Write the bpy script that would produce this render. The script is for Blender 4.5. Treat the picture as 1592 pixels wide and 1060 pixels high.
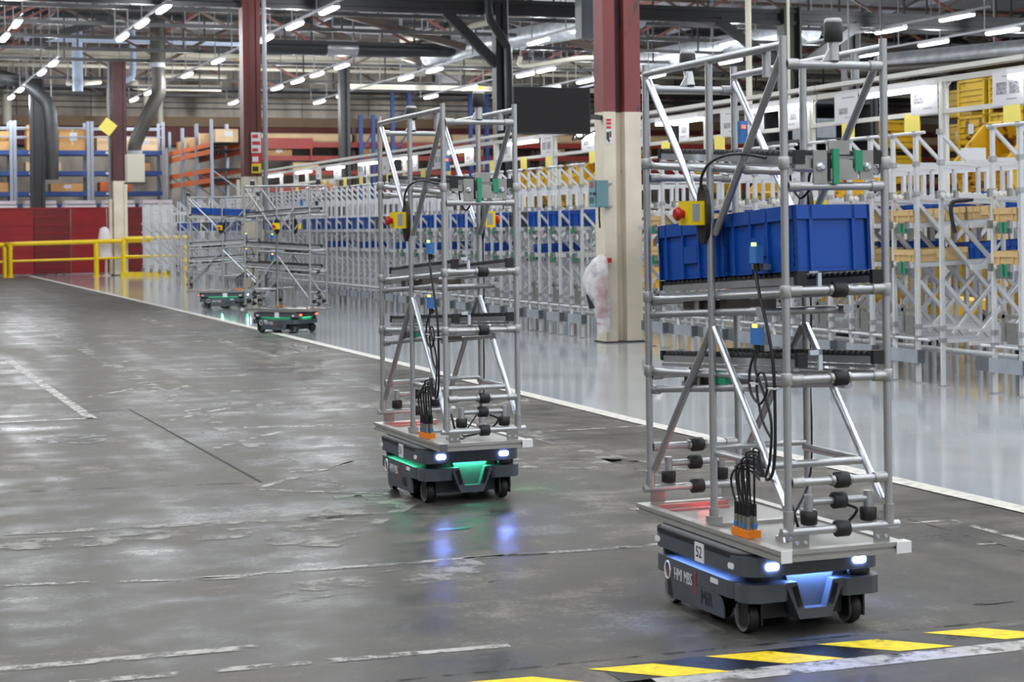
import bpy, math, random
from mathutils import Vector, Matrix
R = math.radians
rnd = random.Random(7)
scene = bpy.context.scene
for o in list(bpy.data.objects):
    bpy.data.objects.remove(o)
C = scene.collection

# ------------------------------------------------------------------ camera
YAW, ROLL, CAMH = 0.3613, 0.012511, 1.508
cd = bpy.data.cameras.new('camera')
cam = bpy.data.objects.new('camera', cd); C.objects.link(cam)
cd.sensor_width = 36.0; cd.sensor_fit = 'HORIZONTAL'
cd.lens = 2765.7 / 1592 * 36
cd.shift_y = -(530 - 351.8) / 1592
cd.clip_start = 0.1; cd.clip_end = 400
fw = Vector((math.sin(YAW), math.cos(YAW), 0)); rt = Vector((math.cos(YAW), -math.sin(YAW), 0)); up = Vector((0, 0, 1))
cr, sr = math.cos(ROLL), math.sin(ROLL)
xr = rt * cr - up * sr
yu = rt * sr + up * cr
m = Matrix((xr, yu, -fw)).transposed().to_4x4(); m.translation = (0, 0, CAMH)
cam.matrix_world = m
cd.dof.use_dof = True; cd.dof.focus_distance = 8.6; cd.dof.aperture_fstop = 7.0
scene.camera = cam

# ------------------------------------------------------------------ world, lights, exposure
w = bpy.data.worlds.new('world'); scene.world = w; w.use_nodes = True
bg = w.node_tree.nodes['Background']
bg.inputs[0].default_value = (0.93, 0.96, 1.0, 1); bg.inputs[1].default_value = 0.6
scene.view_settings.view_transform = 'Standard'
scene.view_settings.look = 'None'
scene.view_settings.exposure = 0.0
scene.view_settings.gamma = 1.0
scene.view_settings.use_curve_mapping = False
scene.cycles.use_denoising = True
scene.cycles.max_bounces = 6
scene.cycles.diffuse_bounces = 3
scene.cycles.glossy_bounces = 4
scene.cycles.transmission_bounces = 4
scene.cycles.transparent_max_bounces = 12
scene.cycles.sample_clamp_indirect = 6

def area(loc, sx, sy, power, color=(0.95, 0.98, 1.0)):
    l = bpy.data.lights.new('hall_lamp_light', 'AREA'); l.shape = 'RECTANGLE'; l.size = sx; l.size_y = sy
    l.energy = power; l.color = color; l.specular_factor = 0.35
    o = bpy.data.objects.new('hall_lamp_light', l); C.objects.link(o); o.location = loc
    return o
def lamp_light(x, y, z, power):
    l = bpy.data.lights.new('tube_light', 'POINT'); l.energy = power; l.shadow_soft_size = 0.1; l.color = (0.95, 0.98, 1.0); l.specular_factor = 0.12
    o = bpy.data.objects.new('tube_light', l); C.objects.link(o); o.location = (x, y, z)
LAMP_ROWS = (-6.5, -3.0, 0.45, 4.03, 6.9, 10.55, 14.58, 17.8, 21.3, 25.8, 28.9)
for X in LAMP_ROWS:                       # the hall's lamp rows over the near bays, outside the frame
    for Y in (-3, 5, 13, 21, 29):
        if X * 0.3535 + Y * 0.9354 + 3.4 < 37:
            area((X, Y, 6.45), 0.4, 6.5, 150)

# ------------------------------------------------------------------ materials
MATS = {}
def nodes_of(mt):
    mt.use_nodes = True
    nt = mt.node_tree
    return nt, nt.nodes['Principled BSDF']
def P(name, color, rough=0.5, metal=0.0, var=0.12, scale=6.0, bump=0.0, spec=0.5, emit=None, estr=0.0, streak=None):
    """principled material with procedural colour variation"""
    mt = bpy.data.materials.new(name); nt, b = nodes_of(mt); n = nt.nodes; l = nt.links
    tc = n.new('ShaderNodeTexCoord'); mp = n.new('ShaderNodeMapping'); nz = n.new('ShaderNodeTexNoise')
    l.new(tc.outputs['Object'], mp.inputs[0]); l.new(mp.outputs[0], nz.inputs['Vector'])
    if streak: mp.inputs['Scale'].default_value = streak
    nz.inputs['Scale'].default_value = scale; nz.inputs['Detail'].default_value = 5
    rp = n.new('ShaderNodeValToRGB'); l.new(nz.outputs['Fac'], rp.inputs[0])
    a = [max(0, c * (1 - var)) for c in color]; z = [min(1, c * (1 + var)) for c in color]
    rp.color_ramp.elements[0].position = 0.3; rp.color_ramp.elements[1].position = 0.7
    rp.color_ramp.elements[0].color = (*a, 1); rp.color_ramp.elements[1].color = (*z, 1)
    l.new(rp.outputs[0], b.inputs['Base Color'])
    b.inputs['Roughness'].default_value = rough; b.inputs['Metallic'].default_value = metal
    b.inputs['Specular IOR Level'].default_value = spec
    if emit:
        b.inputs['Emission Color'].default_value = (*emit, 1); b.inputs['Emission Strength'].default_value = estr
    if bump:
        bp = n.new('ShaderNodeBump'); bp.inputs['Strength'].default_value = bump; bp.inputs['Distance'].default_value = 0.01
        l.new(nz.outputs['Fac'], bp.inputs['Height']); l.new(bp.outputs[0], b.inputs['Normal'])
    MATS[name] = mt
    return mt
def chipped(name, color, under, amount=0.42, scale=5.0, rough=0.5, metal=0.0, stretch=(1, 1, 1)):
    """paint with chips or rust showing through"""
    mt = bpy.data.materials.new(name); nt, b = nodes_of(mt); n = nt.nodes; l = nt.links
    tc = n.new('ShaderNodeTexCoord'); mp = n.new('ShaderNodeMapping'); mp.inputs['Scale'].default_value = stretch
    nz = n.new('ShaderNodeTexNoise'); nz.inputs['Scale'].default_value = scale; nz.inputs['Detail'].default_value = 7; nz.inputs['Roughness'].default_value = 0.62
    n2 = n.new('ShaderNodeTexNoise'); n2.inputs['Scale'].default_value = scale * 0.5; n2.inputs['Detail'].default_value = 3
    l.new(tc.outputs['Object'], mp.inputs[0]); l.new(mp.outputs[0], nz.inputs['Vector']); l.new(mp.outputs[0], n2.inputs['Vector'])
    rp = n.new('ShaderNodeValToRGB'); l.new(nz.outputs['Fac'], rp.inputs[0])
    rp.color_ramp.elements[0].position = amount - 0.02; rp.color_ramp.elements[1].position = amount + 0.02
    rp.color_ramp.elements[0].color = (0, 0, 0, 1); rp.color_ramp.elements[1].color = (1, 1, 1, 1)
    r2 = n.new('ShaderNodeValToRGB'); l.new(n2.outputs['Fac'], r2.inputs[0])
    r2.color_ramp.elements[0].position = 0.3; r2.color_ramp.elements[1].position = 0.7
    r2.color_ramp.elements[0].color = (*[c * 0.8 for c in color], 1); r2.color_ramp.elements[1].color = (*[min(1, c * 1.12) for c in color], 1)
    mx = n.new('ShaderNodeMix'); mx.data_type = 'RGBA'
    l.new(rp.outputs[0], mx.inputs[0]); mx.inputs[6].default_value = (*under, 1); l.new(r2.outputs[0], mx.inputs[7])
    l.new(mx.outputs[2], b.inputs['Base Color'])
    b.inputs['Roughness'].default_value = rough; b.inputs['Metallic'].default_value = metal
    MATS[name] = mt
    return mt
def emitter(name, color, strength):
    mt = bpy.data.materials.new(name); nt, b = nodes_of(mt)
    b.inputs['Base Color'].default_value = (*color, 1); b.inputs['Emission Color'].default_value = (*color, 1)
    b.inputs['Emission Strength'].default_value = strength
    MATS[name] = mt
    return mt
def lin(r, g, b):
    f = lambda v: ((v / 255 + 0.055) / 1.055) ** 2.4 if v > 10 else v / 255 / 12.92
    return (f(r), f(g), f(b))

P('aluminium', (0.47, 0.48, 0.495), 0.36, 0.7, 0.06, 9)
P('aluminium_bright', (0.72, 0.76, 0.84), 0.28, 0.75, 0.04, 9)
P('aluminium_dull', (0.40, 0.40, 0.42), 0.42, 0.7, 0.1, 9)
P('rack_alu', (0.62, 0.63, 0.645), 0.42, 0.3, 0.06, 4)
P('cast_joint', (0.42, 0.42, 0.42), 0.45, 0.7, 0.15, 20)
P('deck_alu', (0.44, 0.435, 0.42), 0.36, 0.55, 0.08, 5)
P('deck_plate', (0.30, 0.295, 0.28), 0.42, 0.4, 0.1, 5)
P('robot_grey', lin(74, 80, 88), 0.42, 0.0, 0.06, 8)
P('robot_dark', lin(44, 46, 50), 0.5, 0.0, 0.08, 8)
P('robot_lid', lin(128, 130, 132), 0.45, 0.1, 0.06, 5)
P('rubber', (0.012, 0.012, 0.013), 0.55, 0, 0.2, 30)
P('black_plastic', (0.016, 0.016, 0.017), 0.4, 0, 0.2, 20)
P('gloss_black', (0.006, 0.006, 0.008), 0.12, 0, 0.2, 20)
P('tyre_edge', (0.20, 0.20, 0.20), 0.5, 0, 0.1, 20)
P('cable_black', (0.014, 0.014, 0.016), 0.45, 0, 0.2, 20)
P('tote_blue', lin(2, 70, 158), 0.38, 0, 0.08, 3, spec=0.5)
P('tote_tan', lin(203, 172, 120), 0.5, 0, 0.08, 3)
P('tote_dark', lin(72, 72, 76), 0.5, 0, 0.08, 3)
P('estop_yellow', lin(236, 205, 20), 0.4, 0, 0.04, 8)
P('estop_red', lin(178, 32, 30), 0.35, 0, 0.06, 8)
P('orange_plastic', lin(236, 130, 20), 0.4, 0, 0.05, 8)
P('sensor_blue', lin(60, 120, 190), 0.4, 0, 0.05, 8)
P('green_plastic', lin(40, 140, 105), 0.45, 0, 0.08, 8)
P('zinc', (0.38, 0.38, 0.36), 0.35, 0.8, 0.12, 14)
P('actuator_brown', lin(98, 92, 86), 0.4, 0.5, 0.1, 9)
P('white_plastic', (0.75, 0.75, 0.76), 0.45, 0, 0.03, 8)
P('label_white', (0.72, 0.73, 0.75), 0.6, 0, 0.03, 8)
P('ink_dark', (0.03, 0.03, 0.035), 0.6, 0, 0.1, 8)
P('logo_white', (0.62, 0.64, 0.66), 0.5, 0, 0.03, 8)
P('logo_red', lin(200, 40, 50), 0.5, 0, 0.03, 8)
P('wheel_hub', (0.12, 0.12, 0.13), 0.5, 0, 0.1, 10)
P('plate_grey', lin(150, 156, 164), 0.5, 0.1, 0.12, 5)
P('plate_dark', lin(92, 96, 102), 0.5, 0.1, 0.12, 5)
P('roller_white', (0.72, 0.72, 0.70), 0.5, 0, 0.05, 10)
P('rail_cream', (0.60, 0.60, 0.56), 0.45, 0.1, 0.05, 3)
P('paper', (0.62, 0.62, 0.64), 0.7, 0, 0.03, 3)
P('paper_yellow', lin(238, 222, 110), 0.7, 0, 0.04, 3)
P('print_grey', (0.28, 0.28, 0.30), 0.7, 0, 0.7, 45)
P('barrier_yellow', lin(240, 205, 20), 0.38, 0, 0.06, 2)
P('curtain_red', lin(150, 14, 22), 0.55, 0, 0.16, 1.4, streak=(1, 1, 3))
P('curtain_deep', lin(112, 16, 20), 0.55, 0, 0.16, 1.4)
P('rack_blue', lin(34, 66, 128), 0.45, 0.1, 0.1, 2)
P('rack_orange', lin(214, 106, 50), 0.5, 0, 0.1, 2)
P('rack_red', lin(158, 58, 50), 0.5, 0, 0.12, 1)
P('upright_grey', lin(142, 150, 164), 0.45, 0.3, 0.08, 2)
P('carton', lin(198, 152, 96), 0.75, 0, 0.1, 2)
P('carton_light', lin(214, 186, 148), 0.75, 0, 0.1, 2)
P('pallet_wood', lin(176, 136, 92), 0.75, 0, 0.15, 4)
P('mesh_dark', (0.05, 0.05, 0.06), 0.6, 0, 0.1, 4)
P('steel_dark', lin(58, 58, 60), 0.5, 0.2, 0.15, 1)
P('steel_brown', lin(84, 72, 64), 0.55, 0.1, 0.15, 1)
P('steel_green', lin(66, 76, 68), 0.5, 0.1, 0.1, 1)
P('steel_rust', lin(128, 82, 76), 0.55, 0.1, 0.15, 1)
P('hose_grey', lin(62, 60, 55), 0.45, 0.3, 0.12, 2, bump=0.1)
P('hose_dark', lin(56, 58, 60), 0.45, 0.3, 0.12, 2)
P('pipe_cream', lin(206, 202, 186), 0.5, 0, 0.06, 1)
P('pipe_blue', lin(172, 186, 208), 0.45, 0.1, 0.06, 1)
P('conduit', lin(150, 152, 158), 0.5, 0.2, 0.08, 1)
P('duct_foil', (0.60, 0.63, 0.68), 0.42, 0.7, 0.2, 5, bump=0.8)
P('cabinet_cream', lin(206, 200, 184), 0.55, 0, 0.05, 1)
P('roof_panel', lin(178, 176, 178), 0.7, 0, 0.10, 0.35)
P('mezz_brown', lin(128, 104, 80), 0.6, 0, 0.12, 0.4)
P('fascia_red', lin(96, 32, 34), 0.6, 0, 0.15, 0.5)
P('teal_box', lin(116, 148, 158), 0.45, 0.1, 0.06, 4)
P('teal_front', lin(104, 140, 150), 0.45, 0.1, 0.06, 4)
P('screen', (0.014, 0.013, 0.014), 0.45, 0, 0.1, 1, spec=0.2)
P('screen_bezel', (0.012, 0.012, 0.012), 0.35, 0, 0.1, 1)
P('ext_red', lin(176, 36, 36), 0.35, 0, 0.08, 5)
P('drape_white', lin(222, 214, 222), 0.7, 0, 0.05, 3)
P('sign_red', lin(196, 46, 44), 0.5, 0, 0.05, 5)
P('hazard_yellow', lin(226, 200, 40), 0.5, 0, 0.1, 4)
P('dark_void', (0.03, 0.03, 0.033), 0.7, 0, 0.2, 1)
P('shelf_dark', lin(58, 60, 66), 0.55, 0.2, 0.15, 1)
P('vehicle_yellow', lin(232, 178, 24), 0.45, 0, 0.1, 2)
chipped('bin_yellow', lin(214, 176, 34), lin(96, 62, 34), 0.345, 3.2, 0.55)
chipped('bin_yellow_rusty', lin(208, 166, 30), lin(92, 56, 32), 0.42, 2.6, 0.6)
chipped('column_red', lin(124, 60, 58), lin(66, 62, 64), 0.41, 1.6, 0.5, 0, (3, 3, 1))
chipped('column_cream', lin(216, 206, 188), lin(170, 160, 142), 0.31, 3.0, 0.5)
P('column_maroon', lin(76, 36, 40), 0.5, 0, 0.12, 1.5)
P('column_redbrown', lin(92, 40, 38), 0.5, 0, 0.12, 1.5)
emitter('lamp_glow', (1.0, 0.99, 0.96), 6.0)
emitter('strip_glow', (1.0, 0.99, 0.97), 5.5)
emitter('head_glow', (0.36, 0.48, 1.0), 60.0)
emitter('tail_glow', (1.0, 0.07, 0.03), 7.0)
emitter('blue_glow', (0.16, 0.30, 1.0), 3.5)
emitter('green_glow', (0.08, 0.75, 0.36), 2.0)
P('red_lit_plate', (0.55, 0.20, 0.20), 0.4, 0.2, 0.05, 8)  # pale plate with the red light on it put into the base colour
emitter('led_green', (0.4, 1.0, 0.1), 5.0)
emitter('led_orange', (1.0, 0.45, 0.05), 5.0)
emitter('led_red', (1.0, 0.05, 0.02), 6.0)

def concrete():
    mt = bpy.data.materials.new('worn_concrete'); nt, b = nodes_of(mt); n = nt.nodes; l = nt.links
    g = n.new('ShaderNodeNewGeometry')
    def noise(sc, det, ro=0.55, mapping=None):
        z = n.new('ShaderNodeTexNoise'); z.inputs['Scale'].default_value = sc; z.inputs['Detail'].default_value = det; z.inputs['Roughness'].default_value = ro
        if mapping:
            mp = n.new('ShaderNodeMapping'); mp.inputs['Scale'].default_value = mapping[0]; mp.inputs['Rotation'].default_value = (0, 0, mapping[1])
            l.new(g.outputs['Position'], mp.inputs[0]); l.new(mp.outputs[0], z.inputs['Vector'])
        else:
            l.new(g.outputs['Position'], z.inputs['Vector'])
        return z
    big = noise(0.5, 6, 0.62); mid = noise(3.0, 9, 0.7); str_ = noise(1.1, 8, 0.66, ((0.7, 1.9, 1), 0.1)); fine = noise(42, 6, 0.75)
    trk = noise(0.9, 3, 0.5, ((2.6, 0.12, 1), 0.06))
    def math_(op, a, bb):
        q = n.new('ShaderNodeMath'); q.operation = op
        for i, v in enumerate((a, bb)):
            if isinstance(v, (int, float)): q.inputs[i].default_value = v
            else: l.new(v, q.inputs[i])
        return q.outputs[0]
    s = math_('ADD', math_('MULTIPLY', big.outputs['Fac'], 0.24), math_('MULTIPLY', mid.outputs['Fac'], 0.28))
    s = math_('ADD', s, math_('MULTIPLY', str_.outputs['Fac'], 0.26))
    s = math_('ADD', s, math_('MULTIPLY', fine.outputs['Fac'], 0.18))
    s = math_('ADD', s, math_('MULTIPLY', trk.outputs['Fac'], 0.16))
    rp = n.new('ShaderNodeValToRGB'); l.new(s, rp.inputs[0])
    e = rp.color_ramp.elements
    e[0].position = 0.48; e[0].color = (0.027, 0.026, 0.025, 1)
    e[1].position = 0.69; e[1].color = (0.27, 0.255, 0.232, 1)
    k = e.new(0.535); k.color = (0.062, 0.0592, 0.0555, 1)
    k = e.new(0.60); k.color = (0.135, 0.128, 0.118, 1)
    l.new(rp.outputs[0], b.inputs['Base Color'])
    rr = n.new('ShaderNodeMapRange'); rr.inputs[1].default_value = 0.4; rr.inputs[2].default_value = 0.72; rr.inputs[3].default_value = 0.19; rr.inputs[4].default_value = 0.5
    l.new(s, rr.inputs[0]); l.new(rr.outputs[0], b.inputs['Roughness'])
    r3 = n.new('ShaderNodeMapRange'); r3.inputs[1].default_value = 0.47; r3.inputs[2].default_value = 0.62; r3.inputs[3].default_value = 0.35; r3.inputs[4].default_value = 0.2
    l.new(s, r3.inputs[0]); l.new(r3.outputs[0], b.inputs['Specular IOR Level'])
    bp = n.new('ShaderNodeBump'); bp.inputs['Strength'].default_value = 0.12; bp.inputs['Distance'].default_value = 0.01
    hb = math_('ADD', math_('MULTIPLY', mid.outputs['Fac'], 1.0), math_('MULTIPLY', fine.outputs['Fac'], 0.2))
    l.new(hb, bp.inputs['Height']); l.new(bp.outputs[0], b.inputs['Normal'])
    df = n.new('ShaderNodeBsdfDiffuse'); l.new(rp.outputs[0], df.inputs['Color']); l.new(bp.outputs[0], df.inputs['Normal'])
    r4 = n.new('ShaderNodeMapRange'); r4.inputs[1].default_value = 0.50; r4.inputs[2].default_value = 0.60; r4.inputs[3].default_value = 0.56; r4.inputs[4].default_value = 0.10
    l.new(s, r4.inputs[0])
    mx = n.new('ShaderNodeMixShader'); l.new(r4.outputs[0], mx.inputs[0]); l.new(df.outputs[0], mx.inputs[1]); l.new(b.outputs[0], mx.inputs[2])
    l.new(mx.outputs[0], n['Material Output'].inputs['Surface'])
    MATS['worn_concrete'] = mt
concrete()
def epoxy():
    mt = bpy.data.materials.new('epoxy'); nt, b = nodes_of(mt); n = nt.nodes; l = nt.links
    g = n.new('ShaderNodeNewGeometry')
    z = n.new('ShaderNodeTexNoise'); z.inputs['Scale'].default_value = 0.8; z.inputs['Detail'].default_value = 4
    l.new(g.outputs['Position'], z.inputs['Vector'])
    rp = n.new('ShaderNodeValToRGB'); l.new(z.outputs['Fac'], rp.inputs[0])
    rp.color_ramp.elements[0].position = 0.3; rp.color_ramp.elements[1].position = 0.7
    rp.color_ramp.elements[0].color = (*lin(150, 155, 160), 1); rp.color_ramp.elements[1].color = (*lin(170, 175, 179), 1)
    l.new(rp.outputs[0], b.inputs['Base Color'])
    b.inputs['Roughness'].default_value = 0.09; b.inputs['Specular IOR Level'].default_value = 0.6
    z2 = n.new('ShaderNodeTexNoise'); z2.inputs['Scale'].default_value = 5; z2.inputs['Detail'].default_value = 2
    l.new(g.outputs['Position'], z2.inputs['Vector'])
    bp = n.new('ShaderNodeBump'); bp.inputs['Strength'].default_value = 0.025; bp.inputs['Distance'].default_value = 0.01
    l.new(z2.outputs['Fac'], bp.inputs['Height']); l.new(bp.outputs[0], b.inputs['Normal'])
    MATS['epoxy'] = mt
epoxy()
def worn_paint(name, color, wear, scale=7.0, rough=0.55):
    """paint worn through to the floor under it"""
    mt = bpy.data.materials.new(name); nt, b = nodes_of(mt); n = nt.nodes; l = nt.links
    g = n.new('ShaderNodeNewGeometry')
    z = n.new('ShaderNodeTexNoise'); z.inputs['Scale'].default_value = scale; z.inputs['Detail'].default_value = 8; z.inputs['Roughness'].default_value = 0.68
    l.new(g.outputs['Position'], z.inputs['Vector'])
    rp = n.new('ShaderNodeValToRGB'); l.new(z.outputs['Fac'], rp.inputs[0])
    rp.color_ramp.elements[0].position = wear - 0.06; rp.color_ramp.elements[1].position = wear + 0.06
    z2 = n.new('ShaderNodeTexNoise'); z2.inputs['Scale'].default_value = scale * 3; z2.inputs['Detail'].default_value = 5
    l.new(g.outputs['Position'], z2.inputs['Vector'])
    r2 = n.new('ShaderNodeValToRGB'); l.new(z2.outputs['Fac'], r2.inputs[0])
    r2.color_ramp.elements[0].color = (*[c * 0.72 for c in color], 1); r2.color_ramp.elements[1].color = (*color, 1)
    r2.color_ramp.elements[0].position = 0.3; r2.color_ramp.elements[1].position = 0.6
    l.new(r2.outputs[0], b.inputs['Base Color']); b.inputs['Roughness'].default_value = rough; b.inputs['Specular IOR Level'].default_value = 0.1
    tr = n.new('ShaderNodeBsdfTransparent'); mx = n.new('ShaderNodeMixShader')
    l.new(rp.outputs[0], mx.inputs[0]); l.new(tr.outputs[0], mx.inputs[1]); l.new(b.outputs[0], mx.inputs[2])
    l.new(mx.outputs[0], n['Material Output'].inputs['Surface'])
    MATS[name] = mt
worn_paint('paint_white', (0.42, 0.41, 0.39), 0.44)
worn_paint('paint_faded', (0.36, 0.35, 0.33), 0.50)
worn_paint('paint_ghost', (0.25, 0.24, 0.225), 0.53, 4)
worn_paint('paint_edge', (0.58, 0.56, 0.52), 0.33, 6)
worn_paint('paint_yellow', lin(236, 206, 36), 0.33, 9, 0.5)
worn_paint('paint_black', (0.014, 0.014, 0.016), 0.38, 6, 0.35)
worn_paint('paint_grey', (0.30, 0.30, 0.30), 0.36, 7, 0.5)
worn_paint('joint_black', (0.012, 0.012, 0.012), 0.36, 9, 0.6)
worn_paint('joint_faint', (0.03, 0.03, 0.03), 0.52, 9, 0.6)
worn_paint('stain_dark', (0.022, 0.021, 0.02), 0.5, 5, 0.35)
def film():
    mt = bpy.data.materials.new('clear_film'); nt, b = nodes_of(mt); n = nt.nodes; l = nt.links
    b.inputs['Base Color'].default_value = (0.80, 0.78, 0.80, 1); b.inputs['Roughness'].default_value = 0.3
    tr = n.new('ShaderNodeBsdfTransparent'); mx = n.new('ShaderNodeMixShader')
    z = n.new('ShaderNodeTexNoise'); z.inputs['Scale'].default_value = 7; z.inputs['Detail'].default_value = 4
    tc = n.new('ShaderNodeTexCoord'); l.new(tc.outputs['Object'], z.inputs['Vector'])
    mr = n.new('ShaderNodeMapRange'); mr.inputs[1].default_value = 0.35; mr.inputs[2].default_value = 0.65; mr.inputs[3].default_value = 0.35; mr.inputs[4].default_value = 0.75
    l.new(z.outputs['Fac'], mr.inputs[0]); l.new(mr.outputs[0], mx.inputs[0])
    l.new(tr.outputs[0], mx.inputs[1]); l.new(b.outputs[0], mx.inputs[2]); l.new(mx.outputs[0], n['Material Output'].inputs['Surface'])
    MATS['clear_film'] = mt
film()
def wall_back_mat():
    mt = bpy.data.materials.new('stained_panels'); nt, b = nodes_of(mt); n = nt.nodes; l = nt.links
    g = n.new('ShaderNodeNewGeometry')
    z = n.new('ShaderNodeTexNoise'); z.inputs['Scale'].default_value = 0.6; z.inputs['Detail'].default_value = 8
    mp = n.new('ShaderNodeMapping'); mp.inputs['Scale'].default_value = (1.2, 1, 0.6)
    l.new(g.outputs['Position'], mp.inputs[0]); l.new(mp.outputs[0], z.inputs['Vector'])
    rp = n.new('ShaderNodeValToRGB'); l.new(z.outputs['Fac'], rp.inputs[0])
    rp.color_ramp.elements[0].position = 0.34; rp.color_ramp.elements[0].color = (*lin(120, 112, 104), 1)
    rp.color_ramp.elements[1].position = 0.62; rp.color_ramp.elements[1].color = (*lin(214, 204, 192), 1)
    l.new(rp.outputs[0], b.inputs['Base Color']); b.inputs['Roughness'].default_value = 0.8
    MATS['stained_panels'] = mt
wall_back_mat()

# ------------------------------------------------------------------ mesh helpers
class MB:
    def __init__(s): s.v = []; s.f = []; s.sm = []
    def add(s, vs, fs, smooth=False):
        o = len(s.v); s.v += [tuple(q) for q in vs]
        for f in fs: s.f.append(tuple(i + o for i in f)); s.sm.append(smooth)
        return s
    def box(s, c, d, rot=None):
        x, y, z = d[0] / 2, d[1] / 2, d[2] / 2
        vs = [Vector(p) for p in ((-x, -y, -z), (x, -y, -z), (x, y, -z), (-x, y, -z), (-x, -y, z), (x, -y, z), (x, y, z), (-x, y, z))]
        if rot is not None: vs = [rot @ p for p in vs]
        vs = [p + Vector(c) for p in vs]
        return s.add(vs, [(0, 3, 2, 1), (4, 5, 6, 7), (0, 1, 5, 4), (1, 2, 6, 5), (2, 3, 7, 6), (3, 0, 4, 7)])
    def b2(s, a, b):
        return s.box([(a[i] + b[i]) / 2 for i in range(3)], [abs(b[i] - a[i]) for i in range(3)])
    def frame(s, p0, p1, roll=0):
        d = (Vector(p1) - Vector(p0)); L = d.length; d.normalize()
        u = d.cross(Vector((0, 0, 1)));
        if u.length < 1e-4: u = Vector((1, 0, 0))
        u.normalize(); v = u.cross(d)
        if roll: u, v = u * math.cos(roll) + v * math.sin(roll), v * math.cos(roll) - u * math.sin(roll)
        return u, v, d, L
    def beam(s, p0, p1, w, h, roll=0):
        """box bar from p0 to p1, w across, h in the upright sense"""
        u, v, d, L = s.frame(p0, p1, roll); p0 = Vector(p0); p1 = Vector(p1)
        vs = [q + u * a * w / 2 + v * b * h / 2 for q in (p0, p1) for a, b in ((-1, -1), (1, -1), (1, 1), (-1, 1))]
        return s.add(vs, [(0, 1, 2, 3), (7, 6, 5, 4), (0, 4, 5, 1), (1, 5, 6, 2), (2, 6, 7, 3), (3, 7, 4, 0)])
    def ibeam(s, p0, p1, w, h, t):
        u, v, d, L = s.frame(p0, p1)
        for q in (-1, 1): s.beam(Vector(p0) + v * q * (h - t) / 2, Vector(p1) + v * q * (h - t) / 2, w, t)
        return s.beam(p0, p1, t, h - 2 * t)
    def tube(s, p0, p1, r, n=8, r1=None, caps=True):
        u, v, d, L = s.frame(p0, p1); p0 = Vector(p0); p1 = Vector(p1); r1 = r if r1 is None else r1
        A = [2 * math.pi * i / n for i in range(n)]
        a = [p0 + (u * math.cos(t) + v * math.sin(t)) * r for t in A]; b = [p1 + (u * math.cos(t) + v * math.sin(t)) * r1 for t in A]
        s.add(a + b, [(i, (i + 1) % n, n + (i + 1) % n, n + i) for i in range(n)], True)
        if caps: s.add(a + b, [tuple(range(n - 1, -1, -1)), tuple(range(n, 2 * n))])
        return s
    def path(s, pts, r, n=6, soft=5):
        """round bar along a polyline, mitred"""
        pts = [Vector(p) for p in pts]; rings = []
        if soft and len(pts) > 2:
            q = []
            for i in range(len(pts) - 1):
                p0, p1, p2, p3 = pts[max(i - 1, 0)], pts[i], pts[i + 1], pts[min(i + 2, len(pts) - 1)]
                for t in [k / soft for k in range(soft)]:
                    q.append(0.5 * ((2 * p1) + (p2 - p0) * t + (2 * p0 - 5 * p1 + 4 * p2 - p3) * t * t + (3 * p1 - p0 - 3 * p2 + p3) * t ** 3))
            pts = q + [pts[-1]]
        d0 = (pts[1] - pts[0]).normalized(); u = d0.cross(Vector((0.13, 0.31, 0.94)))
        if u.length < 1e-3: u = d0.cross(Vector((1, 0, 0)))
        u.normalize()
        for i, p in enumerate(pts):
            d = ((pts[min(i + 1, len(pts) - 1)] - pts[max(i - 1, 0)])).normalized()
            u = (u - d * u.dot(d)).normalized(); v = d.cross(u)
            rings.append([p + (u * math.cos(2 * math.pi * k / n) + v * math.sin(2 * math.pi * k / n)) * r for k in range(n)])
        vs = [q for g in rings for q in g]; fs = []
        for i in range(len(pts) - 1):
            for k in range(n): fs.append((i * n + k, i * n + (k + 1) % n, (i + 1) * n + (k + 1) % n, (i + 1) * n + k))
        s.add(vs, fs, True)
        return s.add(rings[0] + rings[-1], [tuple(range(n - 1, -1, -1)), tuple(range(n, 2 * n))])
    def prism(s, pts, axis, a, b, smooth=False):
        """polygon (2-D points) pulled along an axis from a to b; axis x: (y,z), y: (x,z), z: (x,y)"""
        def p3(p, t): return (t, p[0], p[1]) if axis == 'x' else (p[0], t, p[1]) if axis == 'y' else (p[0], p[1], t)
        n = len(pts); A = [p3(p, a) for p in pts]; B = [p3(p, b) for p in pts]
        s.add(A + B, [tuple(range(n - 1, -1, -1)), tuple(range(n, 2 * n))])
        return s.add(A + B, [(i, (i + 1) % n, n + (i + 1) % n, n + i) for i in range(n)], smooth)
    def lathe(s, c, prof, n=16, axis='z'):
        vs = []
        for r, h in prof:
            for k in range(n):
                t = 2 * math.pi * k / n; q = (r * math.cos(t), r * math.sin(t), h)
                if axis == 'x': q = (q[2], q[0], q[1])
                if axis == 'y': q = (q[0], q[2], q[1])
                vs.append(Vector(q) + Vector(c))
        fs = [(i * n + k, i * n + (k + 1) % n, (i + 1) * n + (k + 1) % n, (i + 1) * n + k) for i in range(len(prof) - 1) for k in range(n)]
        s.add(vs, fs, True)
        m_ = len(prof)
        return s.add(vs[:n] + vs[(m_ - 1) * n:], [tuple(range(n - 1, -1, -1)), tuple(range(n, 2 * n))])
    def mesh(s, name, mat):
        me = bpy.data.meshes.new(name); me.from_pydata(s.v, [], s.f); me.update()
        me.polygons.foreach_set('use_smooth', s.sm)
        for q in (mat if isinstance(mat, (list, tuple)) else [mat]): me.materials.append(MATS[q])
        return me
def link(name, me, parent=None, loc=None, kind=None):
    o = bpy.data.objects.new(name, me); C.objects.link(o)
    if parent is not None: o.parent = parent
    if loc is not None: o.location = loc
    if kind: o['kind'] = kind
    return o
CACHE = {}
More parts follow.
